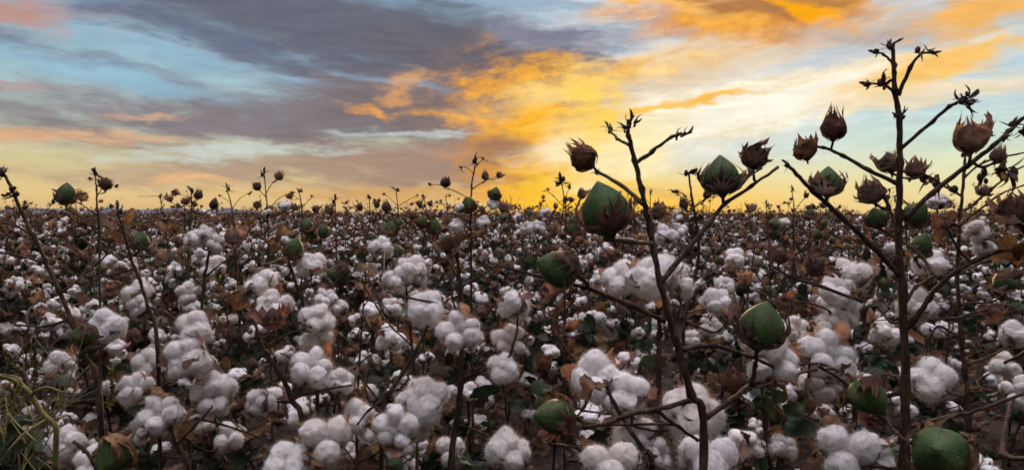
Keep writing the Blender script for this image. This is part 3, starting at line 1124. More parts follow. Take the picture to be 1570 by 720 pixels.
photo_plant('cotton_plant', 'tallest cotton plant near the right edge, its bare crown twigs reaching highest into the sky', 0.82,
    [(1386, 720), (1388, 600), (1384, 450), (1379, 400), (1378, 330), (1380, 250), (1378, 180), (1372, 138), (1370, 100), (1368, 68)], 0.0060, 0.0022,
    branches=[
        ([(1377, 146), (1396, 104), (1412, 83), (1428, 81)], 0.0024, 0.0011, -0.02),
        ([(1370, 96), (1354, 84), (1344, 80)], 0.0015, 0.0010, 0.0),
        ([(1373, 142), (1353, 129), (1331, 129)], 0.0019, 0.0010, -0.03),
        ([(1379, 230), (1430, 186), (1455, 164), (1478, 153)], 0.0022, 0.0017, -0.05),
        ([(1378, 282), (1332, 260), (1292, 239), (1262, 226), (1238, 226)], 0.0025, 0.0014, 0.03),
        ([(1379, 422), (1340, 380), (1290, 332), (1246, 293), (1222, 268), (1207, 251)], 0.0032, 0.0018, -0.04),
        ([(1386, 336), (1430, 296), (1482, 255), (1522, 224), (1567, 183), (1600, 160)], 0.0031, 0.0018, -0.03),
        ([(1384, 392), (1371, 340), (1358, 305), (1345, 290)], 0.0024, 0.0016, 0.03),
        ([(1386, 505), (1402, 490), (1424, 458), (1446, 432), (1500, 396), (1575, 372)], 0.0036, 0.0022, -0.04),
        ([(1384, 470), (1404, 440), (1432, 424)], 0.0022, 0.0018, 0.03),
        ([(1322, 462), (1262, 440), (1215, 425), (1178, 404)], 0.0022, 0.0013, 0.02),
        ([(1388, 660), (1352, 640), (1300, 590), (1255, 560)], 0.0020, 0.0015, -0.03),
        ([(1388, 655), (1450, 640), (1510, 625), (1575, 600)], 0.0025, 0.0017, -0.03),
        ([(1380, 262), (1420, 268), (1452, 288)], 0.0014, 0.0010, 0.06),
    ],
    items=[
        ('dry', 1279, 194, 50, (.05, 1, .1), 0.02, dict(var=2)),
        ('dry', 1233, 229, 40, (-.3, .95, .1), 0.03, dict(var=8)),
        ('green', 1269, 278, 44, (0, 1, .1), -0.03, dict(var=10)),
        ('dry', 1363, 247, 44, (-.25, .95, .1), 0.05, dict(var=15)),
        ('dry', 1335, 292, 48, (-.35, .9, .1), 0.03, dict(var=3)),
        ('dry', 1402, 260, 32, (.3, .9, .1), 0.05, dict(var=22)),
        ('dry', 1487, 213, 52, (-.1, 1, .1), -0.03, dict(var=9)),
        ('dry', 1531, 238, 30, (.3, .9, .1), 0.0, dict(var=4)),
        ('green', 1343, 333, 33, (-.4, .8, .4), 0.10), ('green', 1412, 377, 36, (.2, .9, .4), 0.10), ('green', 1404, 328, 38, (.3, .6, .5), 0.12),
        ('green', 1332, 608, 60, (.50, -.70, .45), -0.08, dict(var=16)),
        ('green', 1441, 694, 86, (-.55, .35, .75), -0.16, dict(var=0)),
        ('dry', 1196, 391, 32, (.1, 1, .1), 0.02), ('dry', 1252, 406, 40, (.4, .6, .4), 0.05),
        ('open', 1270, 545, 86, (.1, .35, .85), 0.10, dict(var=0)),
        ('open', 1262, 590, 62, (.2, .1, .7), 0.14, dict(var=3)),
        ('open', 1298, 690, 88, (-.2, .5, .8), -0.02, dict(var=5)),
        ('open', 1345, 704, 56, (.3, .4, .7), 0.02, dict(var=1)),
        ('open', 1424, 400, 52, (-.1, .9, .4), 0.16, dict(var=6)),
        ('open', 1405, 470, 64, (.1, .5, .5), 0.14, dict(var=4)),
        ('leaf', 1348, 488, 74, (.3, -.8, .5), 0.06, dict(var=1)), ('leaf', 1418, 500, 52, (.3, -.8, .3), 0.02, dict(var=3)),
        ('leaf', 1450, 340, 50, (-.3, .7, .4), -0.04, dict(var=2)), ('leaf', 1478, 352, 46, (.4, -.6, .4), -0.04, dict(var=4)),
        ('leaf', 1225, 566, 44, (-.4, -.6, .4), 0.06), ('leaf', 1300, 575, 40, (.5, -.5, .4), 0.04), ('leaf', 1250, 398, 34, (.3, .6, .3), 0.06), ('rleaf', 1514, 466, 50, (-.3, .5, .4), 0.04), ('leaf', 1462, 330, 50, (.2, .9, .3), -0.03),
        ('leaf', 1560, 405, 66, (-.1, -.7, .5), -0.05, dict(var=5)),
        ('bud', 1368, 67, 30, (.1, 1, 0)), ('bud', 1365, 70, 24, (-.7, .6, 0)), ('bud', 1343, 80, 26, (-.8, .2, 0)), ('bud', 1411, 78, 30, (-.1, 1, 0), -0.02),
        ('bud', 1428, 81, 22, (.9, .1, 0), -0.02), ('bud', 1330, 129, 28, (-.9, .2, 0), -0.03), ('bud', 1352, 126, 34, (.1, 1, 0), -0.02), ('bud', 1360, 128, 24, (.5, 1, 0), -0.02),
        ('bud', 1486, 150, 40, (.7, .5, 0), -0.05), ('bud', 1482, 154, 38, (.2, -.8, .2), -0.05), ('bud', 1470, 154, 28, (-.5, .8, 0), -0.05), ('bud', 1384, 176, 26, (.8, .3, .2)), ('bud', 1374, 176, 18, (-.8, .3, .2)),
        ('bud', 1540, 208, 26, (.4, .8, 0), -0.02), ('bud', 1556, 192, 30, (.6, .6, 0), -0.02), ('bud', 1566, 200, 34, (.5, -.7, .2), -0.02), ('bud', 1516, 206, 26, (.2, 1, 0), -0.02),
        ('bud', 1207, 252, 20, (-.7, .7, 0), -0.04),
    ], seed=12)

photo_plant('cotton_plant', 'thin twiggy cotton plant right of the tallest one, curled scraps along its upper twigs', 1.15,
    [(1484, 640), (1474, 520), (1468, 420), (1472, 330), (1478, 268), (1480, 230)], 0.0050, 0.0018,
    branches=[
        ([(1472, 330), (1520, 290), (1556, 262), (1590, 246)], 0.0020, 0.0012, 0.03),
        ([(1474, 300), (1430, 276), (1396, 262)], 0.0018, 0.0011, 0.05),
        ([(1478, 272), (1510, 248), (1560, 236), (1600, 228)], 0.0018, 0.0011, -0.02),
        ([(1471, 345), (1530, 300), (1575, 282)], 0.0018, 0.0012, -0.04),
        ([(1470, 420), (1510, 400), (1560, 384)], 0.0022, 0.0015, 0.05),
        ([(1478, 560), (1520, 545), (1562, 520)], 0.0026, 0.0015, 0.04),
        ([(1474, 520), (1440, 500), (1424, 520)], 0.0022, 0.0015, 0.04),
    ],
    items=[
        ('open', 1426, 580, 66, (0, .6, .7), 0.05, dict(var=1)), ('open', 1448, 597, 46, (.2, .1, .7), 0.06, dict(var=3)), ('open', 1540, 560, 44, (.1, .4, .6), 0.12), ('open', 1556, 512, 44, (0, .7, .5), 0.05),
        ('open', 1437, 310, 32, (-.2, 1, .3), 0.05), ('open', 1500, 352, 38, (.3, .4, .4), 0.12), ('open', 1512, 380, 34, (.4, -.2, .5), 0.12), ('open', 1545, 575, 34, (-.3, .4, .6), 0.3),
        ('green', 1541, 432, 34, (-.2, .9, .3), 0.0), ('bud', 1505, 268, 40, (-.2, .9, .2)), ('bud', 1530, 262, 36, (.6, .8, .2)), ('bud', 1548, 268, 44, (.2, -.8, .2)), ('dry', 1508, 292, 22, (.2, .9, 0)),
        ('bud', 1460, 292, 34, (-.6, .7, .2)), ('bud', 1440, 282, 34, (-.3, .9, .1)), ('bud', 1418, 270, 34, (-.6, .6, .1)), ('bud', 1480, 230, 30, (0, 1, 0)), ('bud', 1396, 262, 30, (-.8, .3, 0)), ('leaf', 1540, 268, 36, (.3, -.5, .2)),
        ('leaf', 1430, 286, 32, (.1, -.6, .2), 0.03), ('leaf', 1515, 305, 34, (-.2, -.6, .2)), ('leaf', 1500, 610, 60, (.6, -.3, .4), 0.05),
    ], seed=13)

photo_plant('cotton_plant', 'cotton plant cut by the right edge, big torn brown bracts and curled dead leaves', 0.80,
    [(1604, 640), (1600, 520), (1592, 420), (1584, 340), (1578, 300)], 0.0052, 0.0026,
    branches=[([(1592, 400), (1570, 390), (1556, 372)], 0.0022, 0.0014, 0.0), ([(1600, 520), (1572, 540), (1540, 556)], 0.0022, 0.0014, 0.04)],
    items=[('dry', 1556, 318, 52, (-.3, .95, .2), 0.0, dict(var=3)), ('leaf', 1548, 352, 44, (.1, -.8, .4), -0.02), ('leaf', 1564, 408, 60, (-.2, -.8, .5), -0.03), ('green', 1574, 330, 44, (.1, .95, .2), 0.02),
           ('leaf', 1536, 312, 48, (-.6, .6, .3), 0.0), ('leaf', 1560, 438, 56, (.2, -.9, .3), 0.0), ('open', 1562, 600, 50, (-.3, .4, .7), 0.2)], seed=14)

# ------------------------------------------------------------------ stems that lean into the picture on the left and centre
photo_plant('cotton_plant', 'leaning bare stem at the far left, its knobbly tip against the sky', 0.95,
    [(152, 612), (128, 545), (110, 492), (90, 445), (70, 400), (52, 362), (35, 328), (18, 290), (4, 262)], 0.0040, 0.0018,
    branches=[([(72, 404), (30, 392), (-10, 386)], 0.0018, 0.0012, 0.03), ([(52, 362), (20, 345), (-20, 340)], 0.0018, 0.0012, 0.0), ([(108, 488), (70, 500), (24, 498)], 0.0020, 0.0013, 0.06), ([(92, 450), (130, 420), (176, 380)], 0.0017, 0.0011, 0.05)],
    items=[('bud', 4, 262, 32, (-.2, 1, 0)), ('bud', 0, 266, 26, (-.7, .5, 0)), ('bud', 20, 292, 26, (.8, .5, .1)), ('bud', 12, 300, 20, (-.8, .1, .1)), ('bud', 24, 300, 24, (.9, .2, .1)),
           ('open', 164, 500, 54, (-.1, .6, .7), 0.06, dict(var=1)), ('green', 130, 514, 34, (-.9, .1, .3), 0.0), ('open', 90, 560, 56, (-.5, .6, .4), 0.12, dict(var=3)), ('leaf', 104, 372, 40, (.3, -.6, .4), 0.1), ('leaf', 60, 452, 34, (.3, .6, .4), 0.3)], seed=21)
photo_plant('cotton_plant', 'slim dark stem rising to a brown tangle just left of the floating pale boll pair', 1.05,
    [(242, 545), (228, 475), (214, 430), (200, 392), (188, 350), (180, 322)], 0.0034, 0.0016,
    branches=[([(206, 412), (160, 424), (110, 420)], 0.0016, 0.0011, 0.04), ([(196, 380), (216, 366), (236, 360)], 0.0016, 0.0011, 0.03), ([(226, 470), (256, 480), (280, 500)], 0.0018, 0.0013, 0.02)],
    items=[('green', 216, 370, 26, (.2, .9, .2), 0.0), ('leaf', 200, 352, 44, (.5, .4, .3), 0.02), ('leaf', 172, 334, 40, (-.5, .7, .2), 0.02), ('leaf', 190, 330, 40, (.4, .8, .2), 0.0), ('bud', 180, 322, 26, (0, 1, 0)),
           ('open', 297, 503, 54, (.1, .7, .6), 0.0, dict(var=1)), ('open', 287, 548, 64, (-.2, .3, .8), -0.03, dict(var=4)), ('open', 208, 446, 46, (-.3, .8, .4), 0.08), ('open', 214, 470, 40, (.3, .3, .7), 0.06), ('leaf', 290, 543, 34, (.2, .95, .25), -0.075, dict(attach=False, var=2)), ('open', 224, 556, 44, (.3, .4, .6), 0.1)], seed=22)
photo_plant('cotton_plant', 'cotton plant left of centre, stem curving up to a boll with dark red bracts', 0.98,
    [(468, 680), (447, 610), (428, 570), (408, 540), (396, 516), (388, 480)], 0.0046, 0.0022,
    branches=[([(432, 578), (400, 592), (366, 604)], 0.0018, 0.0012, 0.02), ([(447, 610), (500, 596), (540, 590)], 0.0020, 0.0013, 0.04), ([(404, 534), (440, 512), (476, 500)], 0.0019, 0.0012, 0.05)],
    items=[('open', 420, 470, 56, (-.1, .75, .6), 0.03, dict(var=2)), ('red', 419, 486, 46, (0, .9, .3), -0.03), ('open', 400, 432, 52, (-.3, .9, .3), 0.08), ('open', 480, 562, 64, (0, .6, .8), 0.0, dict(var=0)), ('open', 500, 672, 76, (.1, .6, .75), -0.05, dict(var=5)),
           ('open', 396, 616, 46, (-.5, .1, .7), 0.0, dict(var=3)), ('open', 444, 708, 70, (-.2, .8, .5), -0.05, dict(var=1)), ('open', 486, 490, 54, (.2, .7, .6), 0.08, dict(var=7)), ('open', 488, 527, 50, (.3, .2, .7), 0.1), ('open', 524, 585, 42, (.5, .3, .5), 0.05),
           ('open', 547, 640, 56, (-.2, .5, .6), 0.04, dict(var=4)), ('leaf', 430, 650, 46, (.3, -.6, .4), 0.0), ('leaf', 372, 440, 46, (-.5, .5, .4), 0.05)], seed=23)
photo_plant('cotton_plant', 'cotton plant at bottom centre, straight thick stem with a five-ball boll beside it', 0.98,
    [(692, 720), (700, 650), (706, 590), (708, 540), (707, 480), (705, 430), (701, 390), (698, 362)], 0.0050, 0.0022,
    branches=[([(707, 480), (660, 463), (620, 455), (594, 447)], 0.0022, 0.0012, 0.0), ([(707, 582), (742, 566), (782, 545)], 0.0022, 0.0014, 0.0), ([(706, 432), (690, 402), (682, 384)], 0.0015, 0.0011, 0.03), ([(706, 440), (740, 420), (770, 400)], 0.0015, 0.0011, 0.03), ([(702, 650), (740, 664), (784, 690)], 0.0018, 0.0013, 0.04)],
    items=[('open', 706, 506, 68, (0, .25, .95), -0.02, dict(var=0)), ('open', 655, 473, 66, (-.4, .7, .5), 0.02, dict(var=1)), ('dry', 690, 372, 36, (.1, .9, .2), 0.03), ('leaf', 701, 366, 40, (0, .8, .3), 0.0), ('green', 682, 374, 24, (-.2, .9, .2), 0.06),
           ('open', 690, 690, 46, (-.2, .5, .7), 0.08), ('open', 780, 692, 72, (.2, .7, .6), -0.02, dict(var=7)), ('open', 771, 562, 48, (.1, .6, .7), 0.0), ('open', 782, 520, 52, (-.1, .5, .8), 0.04, dict(var=2)), ('open', 789, 468, 52, (-.15, .5, -.5), 0.02, dict(var=1)), ('open', 720, 600, 30, (.2, .5, .6), 0.25), ('gleaf', 716, 706, 70, (.2, .5, .4), 0.0), ('gleaf', 745, 620, 70, (.5, -.4, .5), 0.12)], seed=24)
photo_plant('cotton_plant', 'cotton plant with three large fluffy bolls huddled left of the bottom centre stem', 0.95,
    [(586, 650), (600, 600), (618, 570), (636, 540), (650, 512), (656, 498)], 0.0040, 0.0018,
    branches=[([(600, 602), (566, 628), (548, 650)], 0.0016, 0.0011, 0.02)],
    items=[('open', 652, 612, 78, (.1, .75, .6), 0.03, dict(var=7)), ('open', 606, 656, 66, (-.1, .3, .9), -0.03, dict(var=0)), ('open', 642, 655, 44, (.3, -.3, .7), 0.05), ('leaf', 586, 700, 54, (.3, -.4, .5), 0.05), ('leaf', 540, 708, 60, (-.4, .2, .6), 0.05)], seed=25)
photo_plant('cotton_plant', 'cotton plant carrying crowded wide white bolls right of a green boll lying sideways', 0.84,
    [(1000, 740), (985, 690), (960, 650), (940, 615), (930, 590)], 0.0042, 0.0020,
    branches=[([(960, 650), (1010, 660), (1050, 650)], 0.0018, 0.0012, 0.06)],
    items=[('open', 912, 580, 78, (-.15, .6, .75), 0.05, dict(var=4)), ('open', 962, 606, 68, (.2, .5, .8), 0.02, dict(var=1)), ('open', 976, 672, 68, (.2, .3, .85), 0.03, dict(var=2)), ('open', 936, 712, 92, (-.1, .9, .4), -0.03, dict(var=5)), ('open', 1060, 632, 96, (.35, .7, .55), 0.03, dict(var=7)),
           ('open', 1088, 706, 96, (0, .9, .45), -0.09, dict(var=5)), ('leaf', 992, 600, 44, (.2, .8, .3), 0.0, dict(var=2)), ('open', 1012, 695, 46, (.4, .3, .6), 0.02), ('rleaf', 842, 695, 62, (.1, -.7, .5), 0.0), ('gleaf', 1000, 570, 60, (.3, -.3, .5), 0.25), ('gleaf', 820, 600, 80, (-.3, .3, .6), 0.15)], seed=26)
photo_plant('cotton_plant', 'cotton plant behind the dark middle stem, one big round boll with papery base', 1.02,
    [(1010, 560), (1012, 510), (1008, 470), (1002, 450)], 0.0040, 0.0022,
    branches=[([(1010, 520), (1040, 480), (1046, 450)], 0.0017, 0.0012, 0.02)],
    items=[('open', 998, 424, 80, (-.1, .9, .35), 0.0, dict(var=1)), ('open', 1024, 412, 62, (.3, .9, .2), 0.04, dict(var=5)), ('open', 1044, 440, 38, (.3, .4, -.6), 0.0, dict(var=7)), ('leaf', 988, 470, 52, (0, -.8, .4), 0.0, dict(var=4)), ('open', 952, 425, 52, (-.4, .5, .5), 0.12), ('leaf', 985, 492, 36, (-.2, -.8, .3), 0.0), ('open', 1020, 360, 34, (.1, .6, .5), 0.6)], seed=27)
photo_plant('cotton_plant', 'cotton plant with stacked pale bolls just left of the tallest stem', 1.05,
    [(1310, 640), (1306, 560), (1300, 500), (1296, 460), (1296, 430)], 0.0042, 0.0020,
    branches=[([(1300, 500), (1260, 470), (1210, 460)], 0.0017, 0.0012, 0.05)],
    items=[('open', 1304, 420, 58, (.1, .9, .35), 0.0, dict(var=5)), ('open', 1283, 444, 52, (-.4, .6, .5), -0.02, dict(var=1)), ('open', 1285, 470, 58, (-.2, .3, .7), 0.04, dict(var=4)), ('open', 1300, 478, 46, (.3, .1, .7), 0.0), ('open', 1274, 502, 54, (0, .8, .4), -0.02, dict(var=7)), ('open', 1220, 506, 44, (.1, .5, .7), 0.1),
           ('open', 1240, 374, 32, (0, .8, .4), 0.5, dict(attach=False)), ('gleaf', 1240, 640, 80, (-.2, .2, .7), 0.2), ('gleaf', 1200, 620, 70, (.3, -.3, .7), 0.25), ('open', 1200, 684, 46, (.1, .3, .8), 0.3), ('leaf', 1260, 630, 40, (.2, -.6, .5), 0.05)][:6] + [('gleaf', 1235, 640, 80, (-.2, .2, .7), 0.2), ('gleaf', 1195, 622, 70, (.3, -.3, .7), 0.25), ('leaf', 1258, 632, 40, (.2, -.6, .5), 0.05)], seed=28)
photo_plant('cotton_plant', 'low cotton plant between the two tall stems, lone ragged boll near bare soil', 1.3,
    [(1190, 730), (1196, 705), (1200, 696)], 0.0034, 0.0020, [],
    [('open', 1200, 684, 48, (.1, .5, .8), 0.0, dict(var=3)), ('leaf', 1220, 712, 54, (.4, .2, .5), 0.0), ('gleaf', 1170, 712, 70, (-.4, .2, .5), 0.05)], seed=29)
photo_plant('cotton_plant', 'low cotton plant right of the yellow weed with a tight five-lobed boll', 1.0,
    [(290, 735), (275, 690), (262, 655), (258, 628)], 0.0040, 0.0020,
    branches=[([(272, 680), (310, 640), (326, 622)], 0.0018, 0.0013, 0.0), ([(300, 640), (340, 650), (400, 670)], 0.0018, 0.0012, 0.05)],
    items=[('open', 247, 632, 68, (0, .3, .9), 0.0, dict(var=0)), ('open', 326, 603, 66, (.1, .5, .8), 0.03, dict(var=2)), ('open', 210, 595, 54, (-.2, .7, .5), 0.06), ('leaf', 200, 622, 50, (-.3, -.5, .5), 0.05), ('open', 212, 660, 40, (-.3, .1, .8), 0.05), ('leaf', 280, 680, 60, (.3, -.5, .5), 0.06), ('open', 350, 670, 44, (.3, .4, .6), 0.15), ('gleaf', 230, 700, 80, (.4, .2, .6), 0.1), ('open', 312, 640, 40, (0, 0, .8), 0.2)], seed=30)
photo_plant('cotton_plant', 'cotton plant in the bottom left corner with a half-hidden green boll under white lint', 0.85,
    [(160, 760), (150, 720), (130, 690), (112, 676)], 0.0038, 0.0020,
    branches=[([(150, 720), (172, 712), (186, 704)], 0.0018, 0.0013, -0.02)],
    items=[('open', 102, 680, 58, (-.1, .6, .7), 0.05, dict(var=4)), ('green', 174, 698, 58, (-.2, -.5, .8), -0.04, dict(var=1)), ('open', 140, 712, 56, (-.2, .5, .6), 0.02), ('rleaf', 176, 668, 46, (-.1, .4, .6), 0.02), ('open', 94, 620, 46, (.2, .5, .6), 0.25, dict(attach=False)), ('gleaf', 44, 690, 90, (-.3, .3, .7), 0.1)][:4] + [('gleaf', 44, 690, 90, (-.3, .3, .7), 0.1)], seed=31)
photo_plant('cotton_plant', 'cotton plant left of the middle with double bolls on a long level twig', 1.25,
    [(640, 640), (634, 560), (628, 490), (622, 440)], 0.0044, 0.0020,
    branches=[([(632, 530), (600, 500), (584, 480)], 0.0017, 0.0012, 0.04)],
    items=[('open', 632, 412, 46, (.2, .8, .4), 0.0, dict(var=4)), ('open', 607, 428, 42, (-.4, .6, .5), -0.02, dict(var=5)), ('open', 642, 428, 34, (.5, .3, .5), 0.0), ('open', 585, 378, 38, (0, .7, .5), 0.5), ('green', 520, 420, 34, (-.9, .2, .2), 0.0), ('green', 608, 384, 20, (0, 1, .2), 0.6), ('open', 550, 548, 32, (0, .6, .6), 0.4), ('open', 600, 470, 30, (0, .5, .7), 0.3)], seed=32)
photo_plant('cotton_plant', 'cotton plant at mid left with a row of bright bolls along its top', 1.35,
    [(310, 560), (308, 500), (312, 440), (318, 400), (322, 380)], 0.0040, 0.0020,
    branches=[([(314, 425), (345, 400), (372, 392)], 0.0018, 0.0012, 0.03), ([(312, 440), (290, 420), (280, 410)], 0.0016, 0.0012, 0.03)],
    items=[('open', 297, 366, 34, (-.3, .7, .4), 0.0), ('open', 316, 358, 30, (0, .8, .4), 0.0), ('open', 330, 372, 30, (.2, .3, .7), 0.0), ('dry', 358, 362, 30, (.1, .9, .2), 0.02), ('leaf', 270, 384, 44, (-.3, .4, .5), 0.02), ('leaf', 366, 440, 56, (.2, .4, .6), -0.03), ('open', 345, 370, 28, (.2, .5, .6), 0.05), ('open', 326, 410, 40, (0, .5, .7), 0.1), ('open', 290, 450, 36, (.2, .4, .7), 0.1), ('leaf', 372, 365, 26, (.5, .5, .3), 0.1)], seed=33)
photo_plant('cotton_plant', 'cotton plant left of centre with a leaning green boll over white ones', 1.3,
    [(486, 540), (470, 480), (456, 440), (446, 410), (440, 385)], 0.0040, 0.0018,
    branches=[([(458, 444), (500, 430), (520, 424)], 0.0016, 0.0011, 0.0), ([(446, 410), (420, 404), (400, 408)], 0.0016, 0.0011, 0.05)],
    items=[('green', 451, 380, 32, (.35, .85, .2), -0.02, dict(var=1)), ('open', 478, 404, 46, (.1, .8, .4), 0.0, dict(var=4)), ('open', 428, 370, 30, (-.2, .8, .4), 0.3), ('leaf', 424, 350, 50, (-.2, .6, .5), 0.2), ('leaf', 412, 360, 40, (-.5, .3, .5), 0.2), ('open', 500, 455, 34, (.2, .5, .7), 0.15), ('open', 520, 470, 28, (0, .5, .7), 0.2)], seed=34)
photo_plant('cotton_plant', 'stout dark cotton stem rising behind the five-lobed bolls, right of centre at mid height', 1.5,
    [(1045, 560), (1052, 480), (1066, 420), (1072, 380), (1066, 330), (1060, 300), (1056, 266)], 0.0050, 0.0019,
    branches=[([(1066, 330), (1050, 300), (1038, 294)], 0.0016, 0.0010, 0.02), ([(1064, 318), (1084, 300), (1090, 276)], 0.0014, 0.0010, 0.02), ([(1070, 390), (1040, 376), (1000, 352)], 0.0018, 0.0012, 0.05), ([(1058, 450), (1100, 420), (1126, 400)], 0.0018, 0.0012, 0.05)],
    items=[('bud', 1056, 264, 26, (0, 1, 0)), ('bud', 1062, 266, 24, (.5, .8, 0)), ('bud', 1036, 294, 20, (-.8, .4, 0)), ('bud', 1072, 272, 18, (.6, .7, 0)), ('dry', 1084, 298, 16, (.2, .9, 0)), ('dry', 1048, 312, 18, (-.2, .9, 0)), ('open', 1100, 462, 46, (0, .6, .7), 0.1), ('open', 1110, 435, 30, (.1, .7, .5), 0.15), ('open', 1090, 500, 36, (0, .4, .7), 0.15), ('dry', 1124, 478, 34, (.3, .8, .3), -0.1), ('open', 1060, 520, 34, (0, .4, .7), 0.2)], seed=35)

